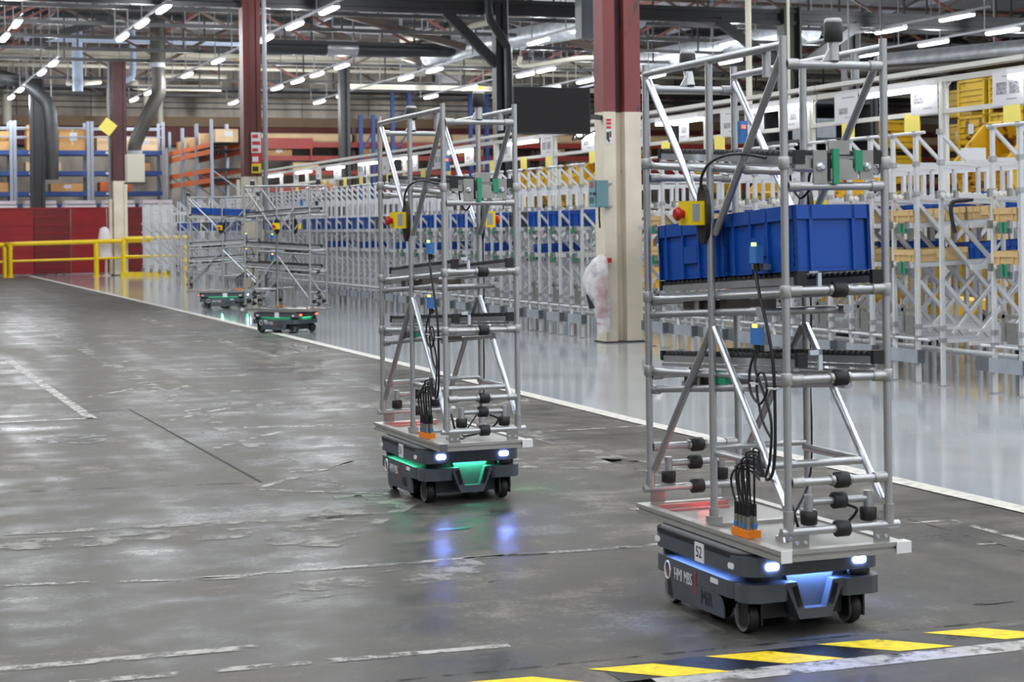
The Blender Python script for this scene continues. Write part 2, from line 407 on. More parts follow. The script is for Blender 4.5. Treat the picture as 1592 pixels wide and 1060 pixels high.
STUFFY = {'joint', 'tube_joint', 'clamp_nut', 'ribs', 'foot_bracket', 'bracket_screw', 'plugs', 'plug_rings', 'terminal_clips', 'cable_ties', 'latch_knob', 'logo_mark', 'notice_print', 'plate_bracket', 'lane_stop', 'latch_plate', 'release_latch', 'logo_ring', 'label_pocket', 'collar', 'corner_lamp_set'}
def part(name, key, mat, build, parent=None, loc=None, kind=None):
    """one mesh object; alike pieces share the mesh data kept under the key"""
    k = (name, key, mat)
    if k not in CACHE:
        b = MB(); build(b); CACHE[k] = b.mesh(name, mat)
    return link(name, CACHE[k], parent, loc, kind or ('stuff' if name in STUFFY else None))
def thing(name, label, cat, loc=(0, 0, 0), rz=0.0, group=None):
    o = bpy.data.objects.new(name, None); C.objects.link(o); o.empty_display_size = 0.1
    o.location = loc; o.rotation_euler = (0, 0, rz); o['label'] = label; o['category'] = cat
    if group: o['group'] = group
    return o
def solo(name, label, cat, mat, build, loc=(0, 0, 0), rz=0.0, group=None, key=None):
    o = part(name, key if key is not None else label, mat, build, None, loc)
    o.rotation_euler = (0, 0, rz); o['label'] = label; o['category'] = cat
    if group: o['group'] = group
    return o
def structure(name, mat, build, loc=None, parent=None):
    b = MB(); build(b)
    return link(name, b.mesh(name, mat), parent, loc, 'structure')
def text(name, body, size, mat, parent, mat4, depth=0.0006, align='CENTER', squeeze=1.0):
    cu = bpy.data.curves.new(name, 'FONT'); cu.body = body; cu.size = size; cu.extrude = depth
    cu.align_x = align; cu.align_y = 'CENTER'; cu.materials.append(MATS[mat]); cu.resolution_u = 3
    tmp = bpy.data.objects.new(name, cu); C.objects.link(tmp); bpy.context.view_layer.update()
    me = bpy.data.meshes.new_from_object(tmp.evaluated_get(bpy.context.evaluated_depsgraph_get()))
    bpy.data.objects.remove(tmp)
    o = bpy.data.objects.new(name, me); C.objects.link(o); o.parent = parent; o['kind'] = 'stuff'
    o.matrix_local = mat4 @ Matrix.Diagonal((squeeze, 1, 1, 1))
    return o
def facing(loc, right, upv):
    r = Vector(right).normalized(); u = Vector(upv).normalized(); nn = r.cross(u)
    mm = Matrix((r, u, nn)).transposed().to_4x4(); mm.translation = loc
    return mm
ORD = ['nearest', 'second', 'third', 'fourth', 'fifth', 'sixth', 'seventh', 'eighth', 'ninth', 'tenth', 'eleventh', 'twelfth', 'thirteenth', 'fourteenth', 'fifteenth',
       'sixteenth', 'seventeenth', 'eighteenth', 'nineteenth', 'twentieth']
def ordinal(i):
    if i < 20: return ORD[i]
    t = {2: 'twenty', 3: 'thirty', 4: 'forty', 5: 'fifty', 6: 'sixty'}
    n = i + 1; d, u = divmod(n, 10)
    if u == 0: return {2: 'twentieth', 3: 'thirtieth', 4: 'fortieth', 5: 'fiftieth', 6: 'sixtieth'}[d]
    return t[d] + '-' + (['', 'first'] + ORD[1:9])[u]

# ------------------------------------------------------------------ floor and markings
EDGE = [(5.80, -6), (5.80, 7.8), (5.76, 12.4), (5.80, 15), (5.88, 19.7), (6.0, 29), (6.11, 44.5), (6.2, 63.5)]
EX = lambda y: next((a[0] + (b[0] - a[0]) * (y - a[1]) / (b[1] - a[1])) for a, b in zip(EDGE, EDGE[1:]) if a[1] <= y <= b[1])
structure('floor', 'worn_concrete', lambda b: b.box((6.5, 36, -0.05), (33, 92, 0.1)))
def _epoxy(b):
    pts = [(x, y) for x, y in EDGE] + [(60, 63.5), (60, -6)]
    n = len(EDGE)
    for i in range(n - 1):
        (x0, y0), (x1, y1) = EDGE[i], EDGE[i + 1]
        b.add([(x0, y0, 0.003), (60, y0, 0.003), (60, y1, 0.003), (x1, y1, 0.003)], [(0, 1, 2, 3)])
    b.add([(60, 63.5, 0.003), (4, 63.5, 0.003), (4, 70, 0.003), (60, 70, 0.003)], [(3, 2, 1, 0)])
structure('floor_epoxy', 'epoxy', _epoxy)
structure('floor_far', 'worn_concrete', lambda b: b.box((40, 60, -0.06), (60, 60, 0.1)))
def strip(name, mat, p, q, wd, z=0.002):
    p = Vector((*p, 0)); q = Vector((*q, 0)); d = (q - p).normalized(); nrm = Vector((-d.y, d.x, 0)) * wd / 2
    return structure(name, mat, lambda b: b.add([(*(v.xy), z) for v in (p - nrm, q - nrm, q + nrm, p + nrm)], [(0, 1, 2, 3)]))
def _edge(b):
    for (x0, y0), (x1, y1) in zip(EDGE, EDGE[1:]):
        b.add([(x0 - 0.13, y0, 0.005), (x0 + 0.01, y0, 0.005), (x1 + 0.01, y1, 0.005), (x1 - 0.13, y1, 0.005)], [(0, 1, 2, 3)])
structure('floor_edge_line', 'paint_edge', _edge)
strip('floor_line', 'paint_white', (1.845, 21.8), (1.885, 14.62), 0.09)
strip('floor_line', 'paint_white', (-2.0, 14.66), (1.90, 14.66), 0.085)
strip('floor_line', 'paint_faded', (1.34, 7.7), (3.70, 7.60), 0.055)
strip('floor_line', 'paint_white', (2.636, 7.658), (3.25, 7.606), 0.05)
strip('floor_line', 'paint_white', (3.385, 7.612), (3.557, 7.595), 0.05)
strip('floor_line', 'paint_faded', (0.3, 7.98), (1.75, 7.60), 0.05)
strip('floor_line', 'paint_ghost', (1.6, 7.2), (2.7, 7.45), 0.35)
strip('floor_line', 'paint_ghost', (0.6, 8.9), (1.9, 8.75), 0.3)
strip('floor_line', 'paint_ghost', (2.0, 8.3), (2.9, 9.6), 0.45)
strip('floor_line', 'paint_ghost', (3.7, 10.8), (5.7, 9.6), 0.5)
strip('floor_line', 'paint_ghost', (3.3, 15.0), (5.5, 14.2), 0.6)
strip('floor_line', 'paint_faded', (-0.4, 6.41), (1.40, 6.345), 0.07)
strip('floor_line', 'paint_faded', (0.7, 6.09), (1.9, 6.02), 0.06)
strip('floor_line', 'paint_white', (1.874, 6.02), (2.236, 6.0), 0.05)
strip('floor_line', 'paint_faded', (2.2, 10.16), (3.22, 11.30), 0.05)
strip('floor_line', 'paint_faded', (2.22, 10.19), (2.9, 9.68), 0.05)
strip('floor_line', 'paint_white', (2.9, 10.92), (3.10, 11.15), 0.05)
strip('floor_line', 'paint_white', (2.85, 14.717), (3.06, 14.94), 0.05)
strip('floor_line', 'paint_faded', (2.45, 14.2), (2.87, 14.72), 0.05)
strip('floor_line', 'paint_white', (2.90, 12.83), (3.05, 13.0), 0.05)
strip('floor_line', 'paint_faded', (2.3, 12.1), (2.9, 12.85), 0.05)
strip('floor_line', 'paint_white', (2.95, 16.95), (3.14, 17.27), 0.05)
strip('floor_line', 'paint_faded', (2.70, 20.2), (3.1, 20.9), 0.07)
strip('floor_line', 'paint_faded', (2.1, 16.5), (2.6, 17.2), 0.06)
strip('floor_line', 'paint_white', (2.864, 13.43), (3.5, 13.2), 0.06)
strip('floor_line', 'paint_faded', (3.4, 13.3), (5.0, 12.9), 0.06)
strip('floor_line', 'paint_faded', (4.2, 12.14), (5.68, 12.13), 0.06)
strip('floor_line', 'paint_faded', (3.4, 16.5), (5.8, 16.2), 0.07)
strip('floor_line', 'paint_faded', (3.0, 19.4), (5.85, 18.8), 0.08)
strip('floor_line', 'paint_ghost', (2.2, 24.5), (5.9, 23.9), 0.12)
strip('floor_line', 'paint_ghost', (0.0, 18.2), (1.8, 18.0), 0.10)
strip('floor_line', 'paint_ghost', (0.2, 9.3), (2.6, 9.0), 0.10)
strip('floor_line', 'paint_ghost', (3.05, 30), (2.65, 9.5), 0.16)
strip('floor_line', 'paint_ghost', (4.9, 32), (4.65, 9.5), 0.18)
strip('floor_line', 'paint_faded', (5.215, 7.62), (5.19, 5.8), 0.05)
strip('floor_line', 'paint_faded', (4.88, 7.624), (5.215, 7.605), 0.04)
strip('floor_line', 'paint_faded', (4.933, 6.985), (5.2, 6.945), 0.03)
strip('floor_line', 'paint_ghost', (3.9, 8.6), (4.9, 8.5), 0.06)
strip('floor_joint', 'joint_black', (2.272, 15.254), (2.335, 10.457), 0.02)
strip('floor_joint', 'joint_faint', (1.5, 15.0), (2.272, 15.254), 0.02)
strip('floor_joint', 'joint_faint', (-0.5, 10.95), (2.329, 10.457), 0.02)
strip('floor_joint', 'joint_faint', (1.2, 5.70), (5.2, 5.585), 0.014)
strip('floor_joint', 'joint_faint', (5.05, 8.0), (5.02, 6.6), 0.012)
def blob(cx, cy, rx, ry, mat, z=0.0025, seed=1):
    g = random.Random(seed); n = 18
    pts = [(cx + rx * math.cos(t) * g.uniform(0.7, 1.1), cy + ry * math.sin(t) * g.uniform(0.7, 1.1), z) for t in [2 * math.pi * i / n for i in range(n)]]
    structure('floor_stain', mat, lambda b: b.add(pts, [tuple(range(n))]))
for i, a in enumerate(((1.60, 13.25, 0.28, 0.35), (2.86, 8.42, 0.10, 0.05), (2.04, 8.5, 0.12, 0.09), (4.60, 5.95, 0.16, 0.06), (4.25, 5.9, 0.10, 0.03),
                       (4.9, 6.35, 0.12, 0.05), (2.02, 6.55, 0.03, 0.02), (2.6, 7.1, 0.05, 0.02), (1.3, 9.0, 0.3, 0.1))):
    blob(*a, 'stain_dark', 0.0025, i)
# hazard band: yellow bars on black, white line in front of it
strip('floor_hazard_band', 'paint_black', (2.40, 5.47), (4.2, 5.43), 0.22, 0.0018)
for i in range(-4, 11):
    x = 2.80 + 0.445 * i
    structure('floor_hazard_bar', 'paint_yellow', lambda b: b.add([(x, 5.565, 0.003), (x + 0.212, 5.36, 0.003), (x + 0.432, 5.345, 0.003), (x + 0.237, 5.545, 0.003)], [(0, 1, 2, 3)]))
strip('floor_line', 'paint_grey', (1.0, 5.36), (2.5, 5.31), 0.12)
strip('floor_line', 'paint_white', (2.35, 5.31), (6.0, 5.20), 0.125)

# ------------------------------------------------------------------ shell
ceil_ = structure('ceiling', 'roof_panel', lambda b: [b.box((24, y + 2.4, 9.4), (76, 4.86, 0.08), Matrix.Rotation(R(9 if k % 2 else -9), 3, 'X')) for k, y in enumerate([-6 + 4.8 * i for i in range(18)]) if y < 37])
for k in range(9, 18):
    for i in range(14):
        o = part('roof_sheet', k % 2, 'roof_panel', lambda b: b.box((0, 0, 0), (4.56, 4.82, 0.08), Matrix.Rotation(R(9 if k % 2 else -9), 3, 'X')), ceil_, (-4.8 + 4.6 * i, -6 + 4.8 * k + 2.4, 9.4))
wb = structure('wall_back', 'stained_panels', lambda b: b.box((28, 78.2, 4.8), (72, 0.2, 9.6)))
k = 0
for zi, (z0, z1) in enumerate(((6.45, 7.25), (7.29, 8.1), (8.14, 9.05))):
    for i in range(17):
        x0 = 4.0 + i * 3.1
        part('panel', ('bp', zi), 'stained_panels', lambda b: b.b2((0, 0, 0), (3.04, 0.08, z1 - z0)), wb, (x0, 78.02, z0))
structure('trim_1', 'steel_dark', lambda b: b.box((28, 77.9, 7.62), (72, 0.25, 0.10)))
structure('trim_2', 'steel_dark', lambda b: [b.box((28, 77.85, z), (72, 0.06, 0.05)) for z in (6.85, 7.1, 7.35)])
structure('trim_3', 'mezz_brown', lambda b: b.box((28, 77.5, 6.22), (72, 0.9, 0.42)))
structure('trim_4', 'fascia_red', lambda b: b.box((28, 77.4, 5.6), (72, 0.5, 0.8)))
structure('wall_left', 'steel_brown', lambda b: b.box((-9.6, 36, 4.7), (0.2, 84, 9.4)))  # unseen side wall of the hall, added to cut the floor's grey sheen
structure('wall_right', 'steel_brown', lambda b: b.box((60, 36, 4.7), (0.2, 84, 9.4)))

def ceil_z(y):
    k = int((y + 6) // 4.8); yc = -6 + 4.8 * k + 2.4
    return 9.33 + math.tan(R(9 if k % 2 else -9)) * (y - yc)
def hcolumn(name, label, x, y, ztop, w, d, t, lower, upper, zc, rz=0.0):
    c = thing(name, label, 'column', (x, y, 0), rz)
    def shaft(b, z0, z1):
        b.b2((-w / 2, -d / 2, z0), (-w / 2 + t, d / 2, z1)); b.b2((w / 2 - t, -d / 2, z0), (w / 2, d / 2, z1)); b.b2((-w / 2 + t, -t / 2, z0), (w / 2 - t, t / 2, z1))
    if zc > 0: part('lower_shaft', (name, label, 0), lower, lambda b: shaft(b, 0.02, zc), c)
    part('upper_shaft', (name, label, 1), upper, lambda b: shaft(b, zc if zc > 0 else 0.02, ztop), c)
    part('base_plate', (name, label, 2), 'steel_dark', lambda b: b.box((0, 0, 0.012), (w + 0.08, d + 0.08, 0.024)), c)
    return c
# the column beside the robots: broad box leg plus flange, red over cream
ca = thing('steel_column', 'red and cream steel column with chipped paint behind the two loaded robots', 'column', (9.36, 21.0, 0))
for nm, mt, z0, z1 in (('lower_shaft', 'column_cream', 0.02, 2.96), ('upper_shaft', 'column_red', 2.96, 7.2)):
    part(nm, 'colA', mt, lambda b: (b.b2((-0.21, -0.15, z0), (-0.045, 0.15, z1)), b.b2((0.085, -0.15, z0), (0.31, 0.15, z1)), b.b2((-0.045, -0.01, z0), (0.085, 0.03, z1))), ca)
part('web_shade', 'colA', 'column_maroon', lambda b: b.b2((-0.044, -0.016, 2.96), (0.084, -0.011, 7.2)), ca)  # darker sheet puts the shade between the legs into the colour
part('base_plate', 'colA', 'steel_dark', lambda b: b.b2((-0.24, -0.18, 0), (0.34, 0.18, 0.02)), ca)
s_ = part('safety_notice', 'colA', 'label_white', lambda b: b.b2((-0.185, -0.16, 2.55), (-0.105, -0.151, 2.88)), ca); s_['label'] = 'narrow red, white and black notice'
part('notice_print', 'colA_r', 'sign_red', lambda b: [b.b2((-0.178, -0.163, z), (-0.112, -0.1605, z + 0.035)) for z in (2.74, 2.79, 2.835)], s_)
part('notice_print', 'colA_k', 'ink_dark', lambda b: (b.b2((-0.178, -0.163, 2.60), (-0.14, -0.1605, 2.70)), b.b2((-0.134, -0.163, 2.63), (-0.112, -0.1605, 2.71)), b.prism([(-0.17, 2.60), (-0.145, 2.56), (-0.12, 2.60)], 'y', -0.163, -0.1605)), s_)

def boxcolumn(label, x, y, ztop, wd, dd, zc, upper, lower='column_cream', pipe=None):
    c = thing('steel_column', label, 'column', (x, y, 0))
    t = 0.1
    for nm, mt, z0, z1 in (('lower_shaft', lower, 0.02, zc), ('upper_shaft', upper, zc, ztop)):
        part(nm, label, mt, lambda b: (b.b2((-wd / 2, -dd / 2, z0), (-wd / 2 + t, dd / 2, z1)), b.b2((-wd / 2 + t, -dd / 2 + 0.03, z0), (wd / 2 - t, dd / 2 - 0.03, z1)), b.b2((wd / 2 - t, -dd / 2, z0), (wd / 2, dd / 2, z1))), c)
    part('base_plate', label, 'steel_dark', lambda b: b.b2((-wd / 2 - 0.05, -dd / 2 - 0.05, 0.003), (wd / 2 + 0.05, dd / 2 + 0.05, 0.03)), c)
    if pipe: part('conduit', label, 'conduit', lambda b: b.tube((wd / 2 + 0.09, -dd / 2, 0.1), (wd / 2 + 0.09, -dd / 2, ztop), 0.055, 8), c)
    return c
cb = boxcolumn('red-brown steel column carrying red and yellow notices above the far robots', 9.07, 41.3, 7.2, 0.42, 0.4, 2.75, 'column_redbrown', pipe=True)
for z0, z1, mt, rows in ((3.30, 3.78, 'label_white', 3), (3.05, 3.28, 'sign_red', 1), (2.83, 3.05, 'hazard_yellow', 1)):
    s_ = part('wall_notice', ('colB', z0), mt, lambda b: b.b2((-0.04, -0.225, z0), (0.19, -0.205, z1)), cb)
    ink = 'sign_red' if mt == 'label_white' else ('label_white' if mt == 'sign_red' else 'ink_dark')
    part('notice_print', ('colB', z0), ink, lambda b: [b.b2((-0.02, -0.229, z0 + (z1 - z0) * (i + 0.2) / rows), (0.17 if i % 2 else 0.12, -0.2255, z0 + (z1 - z0) * (i + 0.7) / rows)) for i in range(rows)], s_)
cc = boxcolumn('dark maroon and cream steel column behind the yellow barrier', 8.96, 61.6, 7.4, 0.46, 0.42, 3.22, 'column_maroon')
part('conduit', 'colC', 'column_cream', lambda b: b.tube((-0.32, -0.1, 0.05), (-0.32, -0.1, 2.6), 0.07, 8), cc)
part('conduit', 'colC2', 'conduit', lambda b: b.tube((-0.30, 0.1, 2.6), (-0.30, 0.1, 7.4), 0.05, 8), cc)
hcolumn('steel_column', 'grey-green steel column standing beyond the strip-lit rails', 23.5, 41.3, 7.2, 0.52, 0.4, 0.06, 'steel_green', 'steel_green', 0)
hcolumn('steel_column', 'black steel column just beside the grey-green column', 25.95, 42.3, 7.2, 0.36, 0.36, 0.12, 'steel_dark', 'steel_dark', 0)
hcolumn('steel_column', 'dark steel column behind the hanging screen', 15.35, 41.3, 7.0, 0.32, 0.3, 0.14, 'steel_dark', 'steel_dark', 0)
hcolumn('steel_column', 'dark steel column in front of the brown mezzanine beam', 17.0, 61.9, 7.4, 0.36, 0.36, 0.12, 'steel_dark', 'steel_dark', 0)
hcolumn('steel_column', 'dark steel column behind the bent black hose by the pallet racks', 6.75, 66.6, 7.4, 0.5, 0.4, 0.1, 'steel_dark', 'steel_dark', 0)

# ------------------------------------------------------------------ roof steel
def girder(label, y, z0, z1, x0=-8, x1=58):
    g = thing('roof_girder', label, 'roof girder', (0, y, 0))
    part('beam', label, 'steel_dark', lambda b: (b.b2((x0, -0.09, z0), (x1, 0.09, z0 + 0.1)), b.b2((x0, -0.09, z1 - 0.1), (x1, 0.09, z1)), b.b2((x0, -0.02, z0), (x1, 0.02, z1))), g)
    return g
g1 = girder('deep dark roof girder crossing over the red-brown column', 41.3, 6.72, 7.12)
g2 = girder('deep dark roof girder crossing over the maroon column', 61.6, 8.75, 9.05)
for cx, gg, z, q, wd in ((23.5, g1, 6.72, -1, 2.1), (23.5, g1, 6.72, 1, 2.1), (8.96, g2, 8.85, -1, 2.9), (15.35, g1, 6.72, -1, 1.4)):
    part('haunch', (q, z, wd), 'steel_dark', lambda b: b.beam((q * 0.1, 0, z - (1.2 if z < 8 else 0.05)), (q * wd, 0, z + (0.05 if z < 8 else -0.95)), 0.16, 0.24), gg, (cx, 0, 0))
def truss(i, y, z0, z1):
    t = thing('roof_truss', 'brown steel roof truss, %s in order beyond the first deep girder' % ordinal(i).replace('nearest', 'first'), 'roof truss', (0, y, 0))
    part('bottom_chord', ('tr', z0), 'steel_dark', lambda b: b.b2((-6, -0.05, z0), (58, 0.05, z0 + 0.1)), t)
    part('top_chord', ('tr', z1), 'steel_brown', lambda b: b.b2((-6, -0.05, z1 - 0.1), (58, 0.05, z1)), t)
    for j in range(20):
        x = -6 + 3.2 * j; d = 1 if j % 2 else -1
        mt = 'steel_brown' if j % 3 else 'steel_rust'
        part('web_bar', ('w', d, z0, z1, mt), mt, lambda b: b.beam((0 if d > 0 else 3.2, 0, z0 + 0.05), (3.2 if d > 0 else 0, 0, z1 - 0.05), 0.07, 0.07), t, (x, 0, 0))
        part('web_post', ('w', z0, z1), 'steel_dark', lambda b: b.beam((0, 0, z0 + 0.05), (0, 0, z1 - 0.05), 0.05, 0.05), t, (x, 0, 0))
for i, y in enumerate((44.6, 48.2, 51.6, 55.0, 58.4, 65.4, 69.2, 73)):
    truss(i, y, 7.0, 8.75)
for i, x in enumerate([-2.5 + 4.6 * q for q in range(12)]):
    solo('roof_purlin', 'light roof purlin running away from the girder, %s from the pallet rack side' % ordinal(i).replace('nearest', 'first'), 'purlin', 'conduit' if i % 3 else 'steel_rust',
         lambda b: b.b2((-0.06, 41.5, 8.75), (0.06, 77.8, 8.92)), (x, 0, 0), key='purlin')
# sloping brown valley members of the sawtooth roof
for i, (x, y, L) in enumerate(((12.2, 49, 7), (13.6, 54.5, 6), (18.6, 50.5, 6), (29.6, 50, 6), (33.5, 47, 7), (36.5, 52, 6))):
    solo('roof_brace', 'broad brown sloping roof brace, %s counted from the pallet rack side' % ordinal(i).replace('nearest', 'first'), 'roof brace', 'steel_brown',
         lambda b: b.beam((0, 0, 7.9), (L * 0.75, 1.0, 6.85), 0.2, 0.2), (x, y, 0))
# ceiling lamps on their carrier rails
lamp_pts = [(4.03, 44.1), (4.03, 47.4), (4.03, 50.7), (6.9, 40.35), (6.9, 43.4), (6.9, 46.6), (6.0, 54.3), (6.0, 57.5), (10.55, 39.6), (10.55, 42.9), (10.55, 46.1), (10.55, 52.4), (14.58, 53.3), (14.58, 56.35), (14.58, 59.0),
            (14.58, 62), (17.8, 41.8), (17.8, 44.9), (17.8, 53.9), (17.8, 57.0), (21.3, 53.1), (21.3, 54.95), (24.3, 56.9), (24.3, 60), (23.2, 43.9), (25.8, 37.1), (25.8, 40.05), (25.8, 49), (28.9, 39.5), (28.9, 42.7), (28.9, 46), (28.9, 49.4),
            (32.4, 40), (32.4, 43.4), (21.3, 60.5), (10.55, 57.4), (4.03, 60), (25.8, 54.4), (4.03, 64.6), (6.0, 64.6), (6.0, 68.2), (10.55, 65), (10.55, 68.5), (14.58, 66), (14.58, 69.5), (17.8, 65), (17.8, 68.5), (21.3, 65), (24.3, 65), (25.8, 68)]  # deepest lamps, listed last, mostly added to brighten the back wall
rails_ = sorted(set(p[0] for p in lamp_pts))
for i, x in enumerate(rails_):
    ys = [p[1] for p in lamp_pts if p[0] == x]
    r_ = thing('lamp_rail', 'slim grey lamp carrier rail, %s counted from the pallet rack side' % ordinal(i).replace('nearest', 'first'), 'lamp rail', (x, 0, 0))
    a, z = min(ys) - 1.4, max(ys) + 1.4
    part('rail', ('lr', i), 'conduit', lambda b: b.b2((-0.025, a, 6.60), (0.025, z, 6.65)), r_)
    n = int((z - a) / 2.5) + 1
    for q in range(n + 1):
        part('hanger', 'lr', 'conduit', lambda b: b.tube((0, 0, 6.66), (0, 0, 8.75), 0.018, 5), r_, (0, a + 0.1 + (z - a - 0.2) * q / n, 0))
for x, y in lamp_pts:
    row = sorted(p[1] for p in lamp_pts if p[0] == x)
    t = thing('ceiling_lamp', 'tube lamp, %s along the %s roof row from the pallet racks' % (ordinal(row.index(y)), ordinal(rails_.index(x)).replace('nearest', 'first')), 'lamp', (x, y, 0), 0, 'tube lamps under the roof')
    part('housing', 'cl', 'white_plastic', lambda b: b.prism([(-0.09, 6.53), (0.09, 6.53), (0.05, 6.60), (-0.05, 6.60)], 'y', -0.68, 0.68), t)
    part('tube', 'cl', 'lamp_glow', lambda b: b.prism([(-0.075, 6.525), (-0.05, 6.475), (0.05, 6.475), (0.075, 6.525)], 'y', -0.66, 0.66), t)
    lamp_light(x, y, 6.36, 170)
# pipes and ducts under the roof
def pipe(label, pts, r, mat, name='overhead_pipe', cat='pipe', n=10, hang=None, soft=5):
    t = thing(name, label, cat)
    part('pipe_run', label, mat, lambda b: b.path(pts, r, n, soft), t)
    if hang is None: hang = [pts[0], pts[-1]]
    for h in hang:
        part('hanger', 'hg%.2f %.2f' % (h[2] + r, h[1]), 'conduit', lambda b: b.tube((0, 0, h[2] + r * 0.5), (0, 0, ceil_z(h[1])), 0.02, 6), t, (h[0], h[1], 0))
    return t
pipe('upper cream pipe running across in front of the back wall', [(3.5, 67, 8.13), (46, 67, 8.13)], 0.15, 'pipe_cream')
pipe('lower cream pipe running across in front of the back wall', [(3.5, 66.6, 7.86), (46, 66.6, 7.86)], 0.11, 'pipe_cream')
pipe('thin cream pipe close beneath the lower cream pipe', [(3.5, 67.3, 7.66), (46, 67.3, 7.66)], 0.07, 'pipe_cream')
pipe('pale blue pipe running across high behind the maroon column', [(6.0, 63, 8.2), (17.5, 63, 8.2)], 0.13, 'pipe_blue')
pipe('pale blue vertical pipe hanging beside the maroon column', [(7.9, 64, 8.9), (7.9, 64, 6.45)], 0.19, 'pipe_blue')
pipe('pale blue downpipe bent towards the exhaust hose', [(9.75, 63.5, 8.6), (9.75, 63.5, 7.1), (9.6, 63.5, 6.9), (9.3, 63.5, 6.75)], 0.11, 'pipe_blue')
for i, (x, z0, z1, y) in enumerate(((5.2, 5.95, 7.4, 76), (5.75, 5.95, 7.4, 76), (6.5, 5.95, 7.4, 76), (11.9, 5.95, 7.55, 74), (12.8, 5.95, 7.4, 76), (10.2, 6.2, 7.3, 72.5))):
    pipe('short cream standpipe in front of the back wall panels, %s from the pallet rack side' % ordinal(i).replace('nearest', 'first'), [(x, y, z0), (x, y, z1)], 0.14 if i != 2 else 0.2, 'pipe_cream')
pipe('cream elbow pipe between the columns, the higher of two', [(11.6, 70, 7.55), (14.4, 70, 7.55)], 0.13, 'pipe_cream')
pipe('cream elbow pipe between the columns, the lower of two', [(10.9, 70, 7.3), (11.0, 70, 7.12), (14.2, 70, 7.12)], 0.13, 'pipe_cream')
pipe('short white tube slung at a slant beside the maroon column, upper of two', [(7.6, 64.3, 6.75), (8.5, 66.5, 7.0)], 0.09, 'pipe_cream')
pipe('short white tube slung at a slant beside the maroon column, lower of two', [(8.1, 64.3, 6.75), (9.0, 66.5, 7.0)], 0.09, 'pipe_cream')
dk_ = pipe('thick dark grey duct running across under the trusses', [(11.2, 52.0, 6.95), (17.2, 52.0, 6.95), (17.45, 52.0, 7.1), (17.5, 52.0, 7.8)], 0.22, 'hose_dark', 'air_duct', 'duct', 14)
part('duct_collar', 'dc', 'aluminium', lambda b: b.lathe((13.75, 52.0, 6.95), [(0.235, 0), (0.24, 0.01), (0.24, 0.94), (0.235, 0.95)], 18, 'x'), dk_)
pipe('crinkled silver duct slanting above the hanging screen', [(17.75, 54.4, 7.0), (17.85, 53.8, 7.0), (18.36, 49.8, 7.0), (19.34, 45.4, 7.0), (19.9, 43.0, 7.0)], 0.30, 'duct_foil', 'air_duct', 'duct', 18)
pipe('silver duct above the stacked yellow bins', [(24.6, 26.0, 5.0), (22.84, 30.5, 5.0), (21.6, 33.9, 5.0)], 0.23, 'duct_foil', 'air_duct', 'duct', 18)
pipe('thin grey duct just below the silver duct over the yellow bins', [(22.6, 26.5, 4.6), (20.86, 30.17, 4.6), (19.6, 32.0, 4.6)], 0.12, 'hose_grey', 'air_duct', 'duct', 14)
pipe('silver duct running behind the black scanner heads', [(27.5, 47, 7.3), (26.6, 58, 7.3)], 0.36, 'duct_foil', 'air_duct', 'duct', 14)
pipe('white hot-water pipe rising beside the silver duct', [(16.75, 54, 7.45), (17.6, 49.5, 7.45), (18.0, 46.9, 7.45), (18.0, 46.5, 7.6), (17.8, 44.9, 8.3)], 0.085, 'pipe_cream')
pipe('white square-bent pipe under the silver duct', [(18.85, 49, 6.5), (18.85, 48.7, 6.2), (19.4, 46.0, 6.2), (20.0, 44.9, 6.2), (20.0, 44.8, 6.9)], 0.07, 'pipe_cream')
pipe('thin white drop pipe before the trusses, thicker of two', [(12.95, 24.0, 7.9), (12.95, 24.0, 3.15)], 0.045, 'pipe_cream')
pipe('thin white drop pipe before the trusses, thinner of two', [(13.75, 24.2, 7.9), (13.75, 24.2, 3.15)], 0.022, 'pipe_cream')
# big exhaust hose with its box, bent hose further away
eh = thing('exhaust_hose', 'thick grey exhaust hose bent down to a pale box beside the maroon column', 'exhaust hose', (0, 0, 0))
part('hose', 'eh', 'hose_grey', lambda b: b.path([(9.68, 58, 8.3), (9.70, 58, 7.0), (9.74, 58, 6.25), (9.66, 58, 5.85), (9.35, 58, 5.2), (9.0, 58, 4.45), (8.93, 58, 4.2), (8.93, 58, 3.95)], 0.225, 16), eh)
part('box', 'eh', 'cabinet_cream', lambda b: b.b2((8.65, 57.7, 3.08), (9.2, 58.2, 3.98)), eh)
part('box_lid', 'eh', 'hose_grey', lambda b: b.b2((8.62, 57.67, 3.02), (9.24, 58.23, 3.08)), eh)
part('collar', 'eh', 'conduit', lambda b: (b.tube((9.70, 58, 6.8), (9.70, 58, 6.95), 0.245, 16), b.tube((8.93, 58, 3.98), (8.93, 58, 4.1), 0.25, 16)), eh)
part('hanger', 'eh', 'steel_dark', lambda b: b.tube((9.69, 58, 8.2), (9.69, 58, 9.25), 0.05, 8), eh)
pipe('thick black hose bent down beside the dark column by the pallet racks', [(3.2, 66, 7.35), (4.8, 66, 7.2), (6.0, 66, 6.95), (6.75, 66, 6.5), (7.15, 66, 5.8), (7.2, 66, 3.4)], 0.24, 'hose_dark', 'exhaust_hose', 'exhaust hose', 14)
pipe('black hose bent over the dark column behind the hanging screen', [(14.93, 40.95, 7.6), (14.93, 40.95, 6.75), (15.05, 40.95, 6.45), (15.36, 40.95, 6.0), (15.43, 40.95, 5.5), (15.43, 40.95, 2.5)], 0.105, 'hose_dark', 'exhaust_hose', 'exhaust hose', 14)
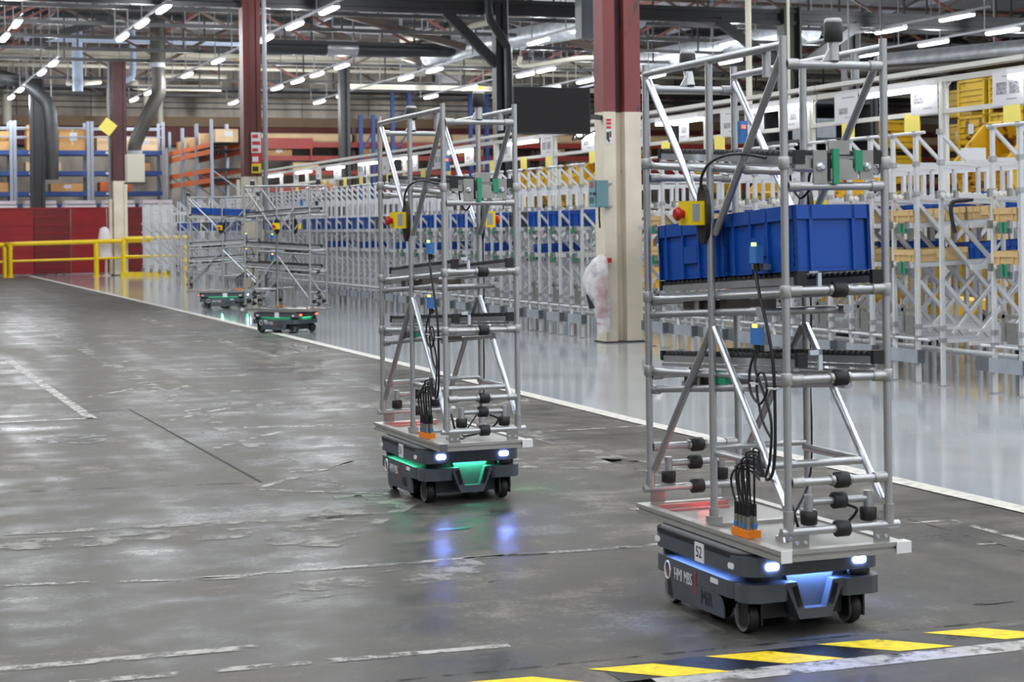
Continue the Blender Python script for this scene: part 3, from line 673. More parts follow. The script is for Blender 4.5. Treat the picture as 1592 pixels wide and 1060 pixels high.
# cabinet, riser duct
wc = thing('wall_cabinet', 'cream cabinet with a dark emblem under the roof pipes', 'cabinet', (22.2, 70, 7.72))
part('body', 'wc', 'cabinet_cream', lambda b: b.b2((-0.5, -0.3, 0), (0.42, 0.3, 0.85)), wc)
part('lid', 'wc', 'cabinet_cream', lambda b: b.b2((-0.53, -0.33, 0.85), (0.45, 0.33, 0.9)), wc)
part('emblem', 'wc', 'ink_dark', lambda b: (b.prism([(0.08, 0.55), (0.22, 0.35), (0.25, 0.4), (0.17, 0.62)], 'y', -0.305, -0.3), b.b2((0.06, -0.305, 0.24), (0.24, -0.3, 0.32))), wc)
part('bracket', 'wc', 'steel_dark', lambda b: b.tube((0, 0, 0.9), (0, 0, 1.6), 0.04, 6), wc)
rd = thing('riser_duct', 'square grey riser duct standing on a wide flange', 'duct', (23.2, 68.5, 7.22))
part('shaft', 'rd', 'conduit', lambda b: b.b2((-0.42, -0.4, 0), (0.42, 0.4, min(ceil_z(68.1), ceil_z(68.9)) - 7.22)), rd)
part('flange', 'rd', 'conduit', lambda b: b.b2((-1.4, -0.5, -0.12), (1.4, 0.5, 0)), rd)
ge = thing('electric_cabinet', 'tall grey electric cabinet high beside the red and cream column', 'cabinet', (16.9, 39.5, 6.0))
part('body', 'ge', 'conduit', lambda b: b.b2((-0.2, -0.2, 0), (0.22, 0.2, 1.6)), ge)
part('door', 'ge', 'upright_grey', lambda b: b.b2((-0.14, -0.215, 0.06), (0.18, -0.2, 1.55)), ge)
for i, (x, z) in enumerate(((14.3, 7.86), (23.6, 7.02))):
    solo('equipment_tag', ['yellow tag on the cream pipe above the far robots', 'yellow tag on the beam above the hanging screen'][i], 'tag', 'hazard_yellow', lambda b: b.b2((-0.22, -0.02, -0.08), (0.22, 0.02, 0.08)), (x, 66.46 if i == 0 else 66.08, z))
solo('crane_beam', 'long beige crane beam crossing behind the trusses', 'beam', 'pipe_cream', lambda b: b.ibeam((18, 66.2, 7.02), (46, 66.2, 7.02), 0.2, 0.3, 0.06))

# ------------------------------------------------------------------ transport robots
def rrect(x0, x1, y0, y1, r, n=4):
    pts = []
    for cx, cy, a0 in ((x1 - r, y1 - r, 0), (x0 + r, y1 - r, 90), (x0 + r, y0 + r, 180), (x1 - r, y0 + r, 270)):
        for k in range(n + 1):
            a = R(a0 + 90 * k / n); pts.append((cx + r * math.cos(a), cy + r * math.sin(a)))
    return pts
LEVELS = {'upper': (1.822, 1.762), 'middle': (1.272, 1.335), 'lower': (0.985, 1.043)}
def slope(l, x):
    a, b = LEVELS[l]; return a + (b - a) * (x + 0.577) / 1.154
PR = 0.0145
def caster(b, x, y, yaw=0.0):
    pass
def robot(label, loc, rz, glow, number, glow_energy, logo=True, tail=True):
    t = thing('transport_robot', label, 'robot', loc, rz, 'transport robots with pipe racks')
    pt = lambda name, key, mat, build, parent=t: part(name, key, mat, build, parent)
    # --- vehicle
    def skirt(b):
        b.prism(rrect(-0.39, 0.33, -0.288, 0.288, 0.07), 'z', 0.132, 0.196)
        for q in (-1, 1):
            pts = [(0.32, q * 0.10), (0.40, q * 0.115), (0.41, q * 0.13), (0.41, q * 0.235), (0.395, q * 0.27), (0.36, q * 0.288), (0.32, q * 0.288)]
            if q > 0: b.prism(pts, 'z', 0.132, 0.196)
            else: b.prism(pts[::-1], 'z', 0.132, 0.196)
    lb = pt('lower_body', 'skirt', 'robot_grey', skirt)
    pt('chassis', 'ch', 'robot_dark', lambda b: b.b2((-0.30, -0.17, 0.05), (0.30, 0.17, 0.215)))
    for q in (-1, 1):
        sp = pt('side_panel', q, 'robot_grey', lambda b: b.prism([(-0.215, 0.131), (-0.19, 0.045), (0.235, 0.05), (0.232, 0.085), (0.215, 0.115), (0.19, 0.131)], 'y', q * 0.287 - 0.004, q * 0.287 + 0.004))
        if logo:
            A = lambda x, z: facing((x, q * 0.2925, z), (-q if q > 0 else 1, 0, 0), (0, 0, 1))
            s_ = 1 if q < 0 else -1
            text('logo_text', 'HMI MBS', 0.066, 'logo_white', sp, A(s_ * -0.10, 0.142), squeeze=0.62)
            part('logo_ring', q, 'logo_white', lambda b: [b.tube((s_ * -0.238 + 0.024 * math.cos(k * .52), q * 0.2915, 0.147 + 0.034 * math.sin(k * .52)), (s_ * -0.238 + 0.024 * math.cos(k * .52 + .52), q * 0.2915, 0.147 + 0.034 * math.sin(k * .52 + .52)), 0.0045, 5) for k in range(12)], sp)
            part('logo_needle', q, 'logo_red', lambda b: b.prism([(s_ * -0.238 - 0.004, 0.15), (s_ * -0.238 + 0.004, 0.15), (s_ * -0.238, 0.105)], 'y', q * 0.2915 - .001, q * 0.2915 + .001), sp)
            part('logo_mark', q, 'logo_red', lambda b: [b.box((s_ * 0.004, q * 0.2915, 0.103 + 0.0145 * k), (0.011, 0.002, 0.008)) for k in range(6)], sp)
            text('embossed_mark', 'MiR', 0.075, 'robot_dark', sp, A(s_ * 0.10, 0.095), squeeze=0.8)
        part('type_plate', q, 'label_white', lambda b: b.box((0.16, q * 0.2895, 0.175), (0.06, 0.003, 0.018)), lb)
    # front: recessed middle panel, U frame with slanted arms
    pt('front_panel', 'fp', 'robot_grey', lambda b: b.prism([(-0.10, 0.222), (-0.055, 0.07), (0.055, 0.07), (0.10, 0.222)][::-1], 'x', 0.30, 0.362))
    uf = pt('front_frame', 'uf', 'robot_grey', lambda b: (b.prism([(-0.125, 0.197), (-0.065, 0.06), (-0.045, 0.098), (-0.075, 0.197)], 'x', 0.33, 0.402),
        b.prism([(0.125, 0.197), (0.065, 0.06), (0.045, 0.098), (0.075, 0.197)][::-1], 'x', 0.33, 0.402), b.prism([(-0.065, 0.06), (0.065, 0.06), (0.045, 0.098), (-0.045, 0.098)], 'x', 0.33, 0.402)))
    for q in (-1, 1):
        sb = part('sensor_bar', q, 'gloss_black', lambda b: b.beam((0.404, q * 0.064, 0.108), (0.404, q * 0.086, 0.182), 0.012, 0.016), uf)
        part('camera_lens', q, 'wheel_hub', lambda b: [b.tube((0.403, q * (0.067 + 0.0075 * k), 0.12 + 0.025 * k), (0.414, q * (0.067 + 0.0075 * k), 0.12 + 0.025 * k), 0.0055, 8) for k in range(3)], sb) if False else None
    pt('upper_body', 'ub', 'robot_grey', lambda b: b.prism(rrect(-0.40, 0.41, -0.29, 0.29, 0.085, 6), 'z', 0.226, 0.296, False))
    pt('lid', 'lid', 'robot_lid', lambda b: (b.prism(rrect(-0.385, 0.36, -0.282, 0.282, 0.085, 6), 'z', 0.3, 0.309)))
    pt('lid_rim', 'lidr', 'rubber', lambda b: b.prism(rrect(-0.40, 0.37, -0.291, 0.291, 0.085, 6), 'z', 0.282, 0.301))
    pt('neck', 'nk', 'robot_dark', lambda b: b.prism(rrect(-0.34, 0.34, -0.235, 0.235, 0.08), 'z', 0.19, 0.23))
    for q in (-1, 1):
        hl = pt('headlamp', q, 'head_glow', lambda b: b.prism([(q * 0.182 + u, 0.262 + v) for u, v in rrect(-0.026, 0.026, -0.0125, 0.0125, 0.01)], 'x', 0.405, 0.4155))
        tl = pt('tail_lamp', q, 'tail_glow', lambda b: b.prism([(q * 0.20 + u, 0.262 + v) for u, v in rrect(-0.026, 0.026, -0.0125, 0.0125, 0.01)], 'x', -0.406, -0.395))
        for x in (-0.33, 0.30):
            part('corner_lamp', (q, x), 'white_plastic', lambda b: b.prism([(x + u, 0.255 + v) for u, v in rrect(-0.022, 0.022, -0.011, 0.011, 0.009)], 'y', q * 0.2905 - .003, q * 0.2905 + .003), t)
    # light strips in the gap
    gm = 'blue_glow' if glow == 'blue' else 'green_glow'
    pt('light_strip', (gm, 'f'), gm, lambda b: b.b2((0.345, -0.11, 0.2225), (0.362, 0.11, 0.2262)))
    for q in (-1, 1):
        pt('light_strip', (gm, q), gm, lambda b: b.b2((-0.24, q * 0.246 - 0.006, 0.2215), (0.26, q * 0.246 + 0.006, 0.2262)))
    pt('light_strip', (gm, 'r'), gm, lambda b: b.b2((-0.37, -0.14, 0.222), (-0.352, 0.14, 0.2262)))
    gc = (0.22, 0.40, 1.0) if glow == 'blue' else (0.10, 1.0, 0.48)
    for (x, y, sx, sy, k) in ((0.375, 0, 0.03, 0.2, 1.0), (-0.38, 0, 0.03, 0.2, 0.6), (0, 0.275, 0.5, 0.02, 0.6), (0, -0.275, 0.5, 0.02, 0.6)):
        l = bpy.data.lights.new('strip_light', 'AREA'); l.shape = 'RECTANGLE'; l.size = sx; l.size_y = sy; l.energy = glow_energy * k; l.color = gc
        o = bpy.data.objects.new('strip_light', l); C.objects.link(o); o.parent = t; o.location = (x, y, 0.2245)
    # headlamp beams and side floor lights
    for (x, y, d, e_, an) in ((0.425, 0.182, (1, 0, -0.30), 9.0, 55), (0.425, -0.182, (1, 0, -0.30), 9.0, 55), (0.0, -0.30, (0, -1, -0.5), 2.5, 70), (0.0, 0.30, (0, 1, -0.5), 2.5, 70)):
        l = bpy.data.lights.new('floor_beam', 'SPOT'); l.energy = e_ * (1 if glow == 'blue' else 0.7); l.spot_size = R(an); l.spot_blend = 0.6; l.shadow_soft_size = 0.015
        l.color = (0.22, 0.32, 1.0) if x > 0.1 else gc
        o = bpy.data.objects.new('floor_beam', l); C.objects.link(o); o.parent = t; o.location = (x, y, 0.262 if x > 0.1 else 0.21)
        o.rotation_euler = Vector(d).to_track_quat('-Z', 'Y').to_euler()
    # scanners
    for x, y in ((0.33, 0.21), (-0.32, -0.21)):
        sc = pt('laser_scanner', (x, y), 'gloss_black', lambda b: b.lathe((x, y, 0), [(0.052, 0.192), (0.056, 0.2), (0.056, 0.222), (0.05, 0.228)], 18))
    # wheels
    for x, y, a in ((0.28, -0.215, 0.1), (0.28, 0.215, -0.15), (-0.30, -0.225, 0.05), (-0.30, 0.215, 0.1)):
        cs = pt('caster', (x, y), 'rubber', lambda b: b.lathe((x, y, 0.062), [(0.045, -0.022), (0.058, -0.018), (0.0615, -0.008), (0.0615, 0.008), (0.058, 0.018), (0.045, 0.022)], 22, 'y'))
        part('hub', (x, y), 'tyre_edge', lambda b: b.lathe((x, y, 0.062), [(0.054, -0.0225), (0.057, -0.024), (0.054, -0.0255), (0.048, -0.0235)], 22, 'y'), cs)
        part('hub_cap', (x, y), 'wheel_hub', lambda b: b.lathe((x, y, 0.062), [(0.045, -0.024), (0.045, 0.024)], 18, 'y'), cs)
        part('fork', (x, y), 'black_plastic', lambda b: (b.b2((x - 0.005, y - 0.034, 0.035), (x + 0.055, y - 0.026, 0.135)), b.b2((x - 0.005, y + 0.026, 0.035), (x + 0.055, y + 0.034, 0.135)), b.b2((x - 0.01, y - 0.034, 0.125), (x + 0.055, y + 0.034, 0.14))), cs)
    for y in (-0.20, 0.20):
        dw = pt('drive_wheel', y, 'rubber', lambda b: b.lathe((0.02, y, 0.082), [(0.06, -0.03), (0.078, -0.027), (0.0815, -0.015), (0.0815, 0.015), (0.078, 0.027), (0.06, 0.03)], 24, 'y'))
        part('hub', (y, 'd'), 'wheel_hub', lambda b: b.lathe((0.02, y, 0.082), [(0.06, -0.031), (0.05, -0.034), (0.05, 0.034), (0.06, 0.031)], 20, 'y'), dw)
    if number:
        for q in (-1, 1):
            npz = part('number_plate', q, 'label_white', lambda b: b.box((0.045 if q < 0 else -0.045, q * 0.2925, 0.262), (0.075, 0.004, 0.072)), t)
            text('number_text', number, 0.06, 'ink_dark', npz, facing((0.045 if q < 0 else -0.045, q * 0.2955, 0.262), (-q, 0, 0), (0, 0, 1)), squeeze=0.85)
    else:
        for q in (-1, 1): part('number_plate', q, 'label_white', lambda b: b.box((0.045 if q < 0 else -0.045, q * 0.2925, 0.262), (0.075, 0.004, 0.072)), t)
    # --- deck of slotted profiles
    def prof(b, x0, x1, y, s):
        z0 = 0.315; o = s * 0.02
        b.prism([(y - 0.02, z0), (y + 0.02, z0), (y + 0.02, z0 + 0.015), (y + 0.011, z0 + 0.017), (y + 0.011, z0 + 0.023), (y + 0.02, z0 + 0.025), (y + 0.02, z0 + 0.04), (y - 0.02, z0 + 0.04),
                 (y - 0.02, z0 + 0.025), (y - 0.011, z0 + 0.023), (y - 0.011, z0 + 0.017), (y - 0.02, z0 + 0.015)], 'x', x0, x1)
    def profy(b, y0, y1, x):
        z0 = 0.315
        b.prism([(x - 0.02, z0), (x + 0.02, z0), (x + 0.02, z0 + 0.015), (x + 0.011, z0 + 0.017), (x + 0.011, z0 + 0.023), (x + 0.02, z0 + 0.025), (x + 0.02, z0 + 0.04), (x - 0.02, z0 + 0.04),
                 (x - 0.02, z0 + 0.025), (x - 0.011, z0 + 0.023), (x - 0.011, z0 + 0.017), (x - 0.02, z0 + 0.015)][::-1], 'y', y0, y1)
    for q in (-1, 1):
        pt('deck_profile', ('x', q), 'deck_alu', lambda b: prof(b, -0.61, 0.61, q * 0.235, q))
        pt('deck_profile', ('y', q), 'deck_alu', lambda b: profy(b, -0.214, 0.214, q * 0.588))
        ec = pt('end_cap', ('f', q), 'white_plastic' if number != '51' or q > 0 else 'wheel_hub', lambda b: b.b2((0.6105, q * 0.235 - 0.021, 0.314), (0.616, q * 0.235 + 0.021, 0.356)))
        if q > 0: pt('end_cap', ('s', q), 'white_plastic', lambda b: b.b2((0.568, 0.2555, 0.3145), (0.616, 0.274, 0.3555)))
    pt('deck_plate', 'dp', 'deck_plate', lambda b: b.b2((-0.567, -0.214, 0.335), (0.567, 0.214, 0.347)))
    pt('deck_bar', 'db', 'deck_alu', lambda b: b.b2((-0.02, -0.214, 0.347), (0.02, 0.214, 0.36)))
    pt('red_lit_strip', 'ws', 'red_lit_plate', lambda b: (b.b2((-0.50, -0.21, 0.3472), (-0.47, 0.10, 0.362)), b.b2((-0.40, -0.21, 0.3472), (-0.385, 0.06, 0.356))))  # pale rear deck plates, coloured as if lit red
    l = bpy.data.lights.new('rear_red_light', 'POINT'); l.energy = 0.12; l.color = (1, 0.12, 0.12); l.shadow_soft_size = 0.03  # added red light for the glow over the rear deck
    o = bpy.data.objects.new('rear_red_light', l); C.objects.link(o); o.parent = t; o.location = (-0.43, -0.03, 0.385)
    # --- pipe frame
    X, Y = 0.577, 0.205
    for x in (-X, 0, X):
        for y in (-Y, Y):
            p_ = pt('post', (x, y), 'aluminium', lambda b: b.tube((x, y, 0.435 if x else 0.375), (x, y, 2.169 if x else 2.13), PR, 12))
            part('post_foot', (x, y), 'cast_joint', lambda b: (b.tube((x, y, 0.42 if x else 0.36), (x, y, 0.49 if x else 0.42), PR + 0.0045, 12), (b.box((x, y, 0.372), (0.055, 0.045, 0.03)) if not x else None)), p_)
    for y in (-Y, Y):
        pt('top_rail', y, 'aluminium', lambda b: b.tube((-X, y, 2.13), (X, y, 2.138), PR, 12))
        q = 1 if y > 0 else -1
        for k, (p0, p1) in enumerate((((-X + 0.02, y, 2.10), (-0.03, y, 1.50)), ((X - 0.02, y, 2.10), (0.03, y, 1.47)), ((-0.01, y, 1.11), (-X + 0.03, y, 0.50)), ((0.01, y, 1.11), (X - 0.03, y, 0.50)))):
            off = q * -0.006
            mt = 'aluminium_bright' if k in (0, 3) else 'aluminium_dull'
            pt('brace', (y, k), mt, lambda b: b.tube((p0[0], y + off, p0[2]), (p1[0], y + off, p1[2]), PR * 1.0, 10))
        js = pt('joint', y, 'cast_joint', lambda b: [b.lathe((x, y, z), [(0.019, -0.022), (0.021, -0.018), (0.021, 0.018), (0.019, 0.022)], 10) for x, z in ((-X, 1.76), (X, 1.72), (-X, 1.21), (X, 1.265), (-X, 0.905), (X, 0.955))])
        pt('drop_stub', y, 'aluminium', lambda b: b.tube((0.42, y * 0.9, 2.13), (0.42, y * 0.9, 2.035), PR * 1.1, 10))
        # shelf side tubes and the short second tubes under them
        for lv, dz in (('upper', -0.072), ('middle', -0.075), ('lower', -0.085)):
            pt('shelf_tube', (lv, y), 'aluminium', lambda b: b.tube((-X + 0.01, y * 0.88, slope(lv, -X) + dz), (X - 0.01, y * 0.88, slope(lv, X) + dz), PR, 10))
        for z0, z1 in ((1.135, 1.185), (0.825, 0.905)):
            pt('lower_tube', (z0, y), 'aluminium_dull', lambda b: (b.tube((-X - 0.01, y * 0.9, z0), (0.32, y * 0.9, z1), PR, 10), b.tube((-X - 0.022, y * 0.9, z0), (-X + 0.05, y * 0.9, z0 + 0.003), PR + 0.005, 10), b.tube((0.29, y * 0.9, z1 - 0.003), (0.345, y * 0.9, z1), PR + 0.004, 10)))
    for z0, x in ((1.16, 0.30), (0.90, 0.30), (1.14, -0.30), (0.85, -0.30)):
        pt('cross_tube', (z0, x), 'aluminium_dull', lambda b: b.tube((x, -Y * 0.9, z0 + 0.02), (x, Y * 0.9, z0 + 0.02), PR * 0.9, 8))
    for x, z in ((X, 2.07), (-X, 2.07), (X, 1.637), (-X, 1.70), (X, 1.268), (-X, 1.19), (X, 0.953), (-X, 0.885), (X, 0.588), (-X, 0.588)):
        ct = pt('cross_tube', (x, z, 1), 'aluminium', lambda b: (b.tube((x, -Y + 0.012, z), (x, Y - 0.012, z), PR, 12)))
        part('tube_joint', (x, z), 'cast_joint', lambda b: [b.tube((x, s * (Y - 0.06), z), (x, s * (Y - 0.012), z), PR + 0.005, 12) for s in (-1, 1)], ct)
        if z in (1.268, 0.953, 0.588, 0.885):
            part('rubber_bumper', (x, z), 'rubber', lambda b: b.lathe((x, 0.01, z), [(0.024, -0.027), (0.029, -0.024), (0.029, 0.024), (0.024, 0.027)], 14, 'y'), ct)
            part('clamp_nut', (x, z), 'zinc', lambda b: (b.tube((x, -0.033, z), (x, -0.02, z), 0.022, 6), b.tube((x, 0.04, z), (x, 0.05, z), 0.022, 6)), ct)
    for x in (-X, X):
        fb = pt('foot_rail', x, 'aluminium', lambda b: b.tube((x, -0.235, 0.415), (x, 0.245, 0.415), PR + 0.001, 12))
        part('rubber_bumper', ('f', x), 'rubber', lambda b: b.lathe((x, 0.01, 0.415), [(0.025, -0.027), (0.03, -0.024), (0.03, 0.024), (0.025, 0.027)], 14, 'y'), fb)
        part('foot_bracket', x, 'zinc', lambda b: [b.b2((x + (0.011 if x > 0 else -0.017), s * 0.165 - 0.032, 0.356), (x + (0.017 if x > 0 else -0.011), s * 0.165 + 0.032, 0.405)) for s in (-1, 1)], fb)
        part('bracket_screw', x, 'aluminium_bright', lambda b: [b.tube((x + (0.016 if x > 0 else -0.016), s * 0.165 + u, 0.378), (x + (0.0205 if x > 0 else -0.0205), s * 0.165 + u, 0.378), 0.007, 8) for s in (-1, 1) for u in (-0.017, 0.017)], fb)
        st = pt('bumper_arm', x, 'aluminium', lambda b: (b.tube((x - 0.02, -0.10, 0.513), (x - 0.02, 0.12, 0.513), PR * 0.9, 10), [b.tube((x - 0.02, yy, 0.475), (x - 0.02, yy, 0.54), PR + 0.002, 10) for yy in (-0.112, 0.132)]))
        part('rubber_bumper', ('a', x), 'rubber', lambda b: b.lathe((x - 0.02, 0.01, 0.513), [(0.025, -0.026), (0.03, -0.023), (0.03, 0.023), (0.025, 0.026)], 14, 'y'), st)
        for yy in (-0.112, 0.132):
            part('rubber_foot', (yy, x), 'rubber', lambda b: b.lathe((x - 0.02, yy, 0.458), [(0.022, -0.026), (0.03, -0.022), (0.031, 0.02), (0.026, 0.024)], 14), st)
        # beacon on the top cross tube
        be = pt('scanner_post', x, 'aluminium', lambda b: (b.tube((x, 0.0, 2.085), (x - (0.0 if x > 0 else 0.02), 0.0, 2.155), 0.021, 12, 0.019), b.prism([(-0.045, 2.085), (-0.015, 2.085), (-0.012, 2.14)], 'x', x - 0.006, x + 0.006)))
        xs = x if x > 0 else x - 0.02
        part('scanner_head', x, 'rubber', lambda b: b.lathe((xs, 0.0, 0), [(0.03, 2.152), (0.034, 2.158), (0.034, 2.218), (0.031, 2.221)], 16), be)
        part('scanner_window', x, 'cast_joint', lambda b: b.lathe((xs, 0.0, 0), [(0.031, 2.221), (0.032, 2.23), (0.026, 2.236)], 16), be)
    # shelf frame low down
    pt('low_shelf', 'ls', 'aluminium', lambda b: (b.tube((0, -Y + 0.01, 0.63), (0.42, -Y + 0.01, 0.63), PR, 10), b.tube((0, Y - 0.01, 0.63), (0.42, Y - 0.01, 0.63), PR, 10), b.tube((0.42, -Y, 0.63), (0.42, Y, 0.63), PR, 10), b.tube((0.0, -Y, 0.65), (0.0, Y, 0.65), PR * 0.8, 10)))
    # --- roller tracks
    for lv in LEVELS:
        for q in (-1, 1):
            a, z = slope(lv, -0.53), slope(lv, 0.56)
            y = q * 0.155 + 0.01
            tr = pt('roller_track', (lv, q), 'aluminium', lambda b: (b.beam((-0.53, y, a - 0.032), (0.56, y, z - 0.032), 0.030, 0.026), b.beam((-0.53, y + q * 0.012, a - 0.056), (0.56, y + q * 0.012, z - 0.056), 0.022, 0.012)))
            part('rollers', (lv, q), 'rubber', lambda b: [b.lathe((x_, y, slope(lv, x_) - 0.0145), [(0.013, -0.013), (0.0165, -0.010), (0.0165, 0.010), (0.013, 0.013)], 10, 'y') for x_ in [-0.51 + 0.04 * k for k in range(27)]], tr, kind='stuff')
            part('roller_bed', (lv, q), 'black_plastic', lambda b: b.beam((-0.53, y, a - 0.0175), (0.56, y, z - 0.0175), 0.022, 0.006), tr)
            part('end_stop', (lv, q), 'rubber', lambda b: b.box((0.575, y, z - 0.022), (0.022, 0.04, 0.05)), tr)
            part('end_stop', (lv, q, 1), 'rubber', lambda b: b.box((-0.545, y, a - 0.02), (0.02, 0.036, 0.04)), tr)
    for lv, x0 in (('middle', -0.34), ('lower', -0.34)):
        zz = slope(lv, x0)
        ab = pt('drive_box', lv, 'actuator_brown', lambda b: (b.b2((x0 - 0.02, -0.15, zz - 0.135), (x0 + 0.26, 0.12, zz - 0.075)), b.b2((x0 + 0.30, -0.15, zz - 0.125), (x0 + 0.36, -0.05, zz - 0.06))))
        part('drive_pin', lv, 'zinc', lambda b: b.tube((x0 + 0.14, -0.165, zz - 0.14), (x0 + 0.14, -0.165, zz - 0.07), 0.014, 8), ab)
    pt('relay', 'lw', 'green_plastic', lambda b: b.b2((0.0, -0.19, 0.895), (0.075, -0.16, 0.945)))
    # --- docking latch at the upper shelf mouth
    la = pt('docking_latch', 'la', 'zinc', lambda b: (b.b2((0.585, -0.095, 1.645), (0.592, -0.04, 1.765)), b.b2((0.585, 0.095, 1.66), (0.592, 0.15, 1.765)), b.b2((0.57, -0.03, 1.66), (0.60, 0.08, 1.70)), b.b2((0.575, 0.0, 1.70), (0.60, 0.06, 1.73)), b.b2((0.58, -0.03, 1.75), (0.588, 0.055, 1.80)), b.b2((0.57, -0.16, 1.70), (0.58, 0.17, 1.735))))
    part('guide_strip', 'la', 'green_plastic', lambda b: b.b2((0.593, -0.022, 1.645), (0.606, 0.002, 1.77)), la)
    part('guide_strip', 'lb', 'green_plastic', lambda b: b.b2((0.593, 0.068, 1.69), (0.606, 0.098, 1.765)), la)
    part('latch_knob', 'la', 'aluminium_bright', lambda b: [b.lathe((0.592, yy, 1.705), [(0.016, 0), (0.016, 0.01), (0.008, 0.014), (0.008, 0.02)], 12, 'x') for yy in (-0.068, 0.122)], la)
    part('latch_block', 'la', 'black_plastic', lambda b: b.b2((0.575, -0.036, 1.655), (0.592, -0.024, 1.755)), la)
    for lv in ('middle', 'lower'):
        zz = slope(lv, 0.56)
        pt('stop_hook', lv, 'aluminium_bright', lambda b: (b.b2((0.565, -0.075, zz - 0.06), (0.578, -0.06, zz + 0.012)), b.b2((0.565, -0.11, zz - 0.005), (0.578, -0.06, zz + 0.012))))
    # --- emergency stops on the middle posts
    for q in (-1, 1):
        es = pt('emergency_stop', q, 'estop_yellow', lambda b: b.box((-0.035, q * 0.268, 1.55), (0.085, 0.07, 0.092)))
        part('button', q, 'estop_red', lambda b: b.lathe((-0.035, 0, 1.548), [(0.016, q * 0.303), (0.016, q * 0.318), (0.025, q * 0.32), (0.027, q * 0.332), (0.018, q * 0.34)], 16, 'y'), es)
        part('label_plate', q, 'plate_grey', lambda b: b.b2((0.0076, q * 0.255, 1.52), (0.0095, q * 0.285, 1.585)), es)
        part('back_plate', q, 'black_plastic', lambda b: b.prism([(-0.02 + 0.048 * math.cos(a), 1.545 + 0.115 * math.sin(a)) for a in [2 * math.pi * k / 20 for k in range(20)]], 'y', q * 0.224 - 0.009, q * 0.224 + 0.009), es)
        part('cable', q, 'cable_black', lambda b: b.path([(-0.02, q * 0.235, 1.64), (-0.01, q * 0.235, 1.69), (0.04, q * 0.23, 1.735), (0.14, q * 0.225, 1.76), (0.27, q * 0.215, 1.765), (0.40, q * 0.18, 1.745)], 0.006, 6), es)
    # --- sensors, hub, cables
    for zz in (1.395, 1.10):
        sn = pt('light_sensor', zz, 'sensor_blue', lambda b: b.box((0.40, -0.225, zz), (0.05, 0.03, 0.062)))
        part('led', (zz, 'g'), 'led_green' if zz > 1.2 else 'led_orange', lambda b: b.box((0.402, -0.236, zz + 0.037), (0.016, 0.012, 0.012)), sn)
        part('sensor_plug', zz, 'black_plastic', lambda b: (b.tube((0.40, -0.225, zz - 0.03), (0.40, -0.225, zz - 0.06), 0.012, 8)), sn)
        part('sensor_bracket', zz, 'zinc', lambda b: b.box((0.38, -0.195, zz - 0.045), (0.09, 0.03, 0.02)), sn)
    pt('edge_sensor', 'u', 'black_plastic', lambda b: b.b2((-0.50, -0.14, 1.845), (-0.462, -0.11, 1.91)))
    us = pt('light_sensor', 'top', 'sensor_blue', lambda b: b.box((-0.41, 0.155, 1.885), (0.03, 0.03, 0.09)))
    part('led', 'top', 'led_red', lambda b: b.box((-0.393, 0.15, 1.905), (0.012, 0.014, 0.014)), us)
    hub = pt('connector_hub', 'h', 'orange_plastic', lambda b: (b.b2((0.215, -0.245, 0.357), (0.345, -0.19, 0.385))))
    part('plugs', 'h', 'zinc', lambda b: [b.tube((x_, yy, 0.385), (x_, yy, 0.435), 0.009, 8) for x_ in (0.235, 0.265, 0.295, 0.325) for yy in (-0.232, -0.205)], hub)
    part('plug_rings', 'h', 'sensor_blue', lambda b: [b.tube((x_, yy, 0.392), (x_, yy, 0.408), 0.011, 8) for x_, yy in ((0.235, -0.232), (0.295, -0.232), (0.325, -0.205))], hub)
    def hc(b):
        for k, (x_, yy) in enumerate([(u, v) for u in (0.235, 0.265, 0.295, 0.325) for v in (-0.232, -0.205)]):
            h = 0.60 + 0.012 * k
            b.tube((x_, yy, 0.43), (x_, yy, 0.48), 0.0085, 8)
            b.path([(x_, yy, 0.47), (x_ + 0.01 * (k - 3.5) * 0.6, yy - 0.01, h - 0.05), (x_ + 0.02, yy - 0.012, h), (0.33 + 0.01 * k, -0.225, h + 0.005), (0.40, -0.222, h - 0.02), (0.432, -0.218, 0.585)], 0.0045, 5)
    pt('cables', 'hub', 'cable_black', hc)
    pt('cables', 'riser', 'cable_black', lambda b: (
        b.path([(0.43, -0.22, 0.585), (0.49, -0.225, 0.60), (0.525, -0.228, 0.68), (0.53, -0.228, 0.85), (0.525, -0.23, 1.0), (0.50, -0.235, 1.12), (0.44, -0.235, 1.25), (0.40, -0.23, 1.335)], 0.006, 6),
        b.path([(0.435, -0.22, 0.59), (0.50, -0.235, 0.66), (0.515, -0.235, 0.80), (0.47, -0.24, 0.90), (0.41, -0.24, 0.98), (0.40, -0.23, 1.04)], 0.005, 6),
        b.path([(0.40, -0.23, 1.05), (0.37, -0.24, 0.98), (0.38, -0.245, 0.90), (0.45, -0.245, 0.86), (0.495, -0.24, 0.91), (0.47, -0.24, 0.97), (0.43, -0.24, 0.96), (0.42, -0.24, 0.9), (0.46, -0.24, 0.80), (0.515, -0.235, 0.74)], 0.005, 6)))
    pt('cable_ties', 'ct', 'white_plastic', lambda b: (b.box((0.52, -0.225, 0.92), (0.05, 0.03, 0.006)), b.box((0.41, -0.24, 0.93), (0.05, 0.02, 0.006)), b.lathe((0.432, -0.218, 0.585), [(0.017, -0.006), (0.017, 0.006)], 10)))
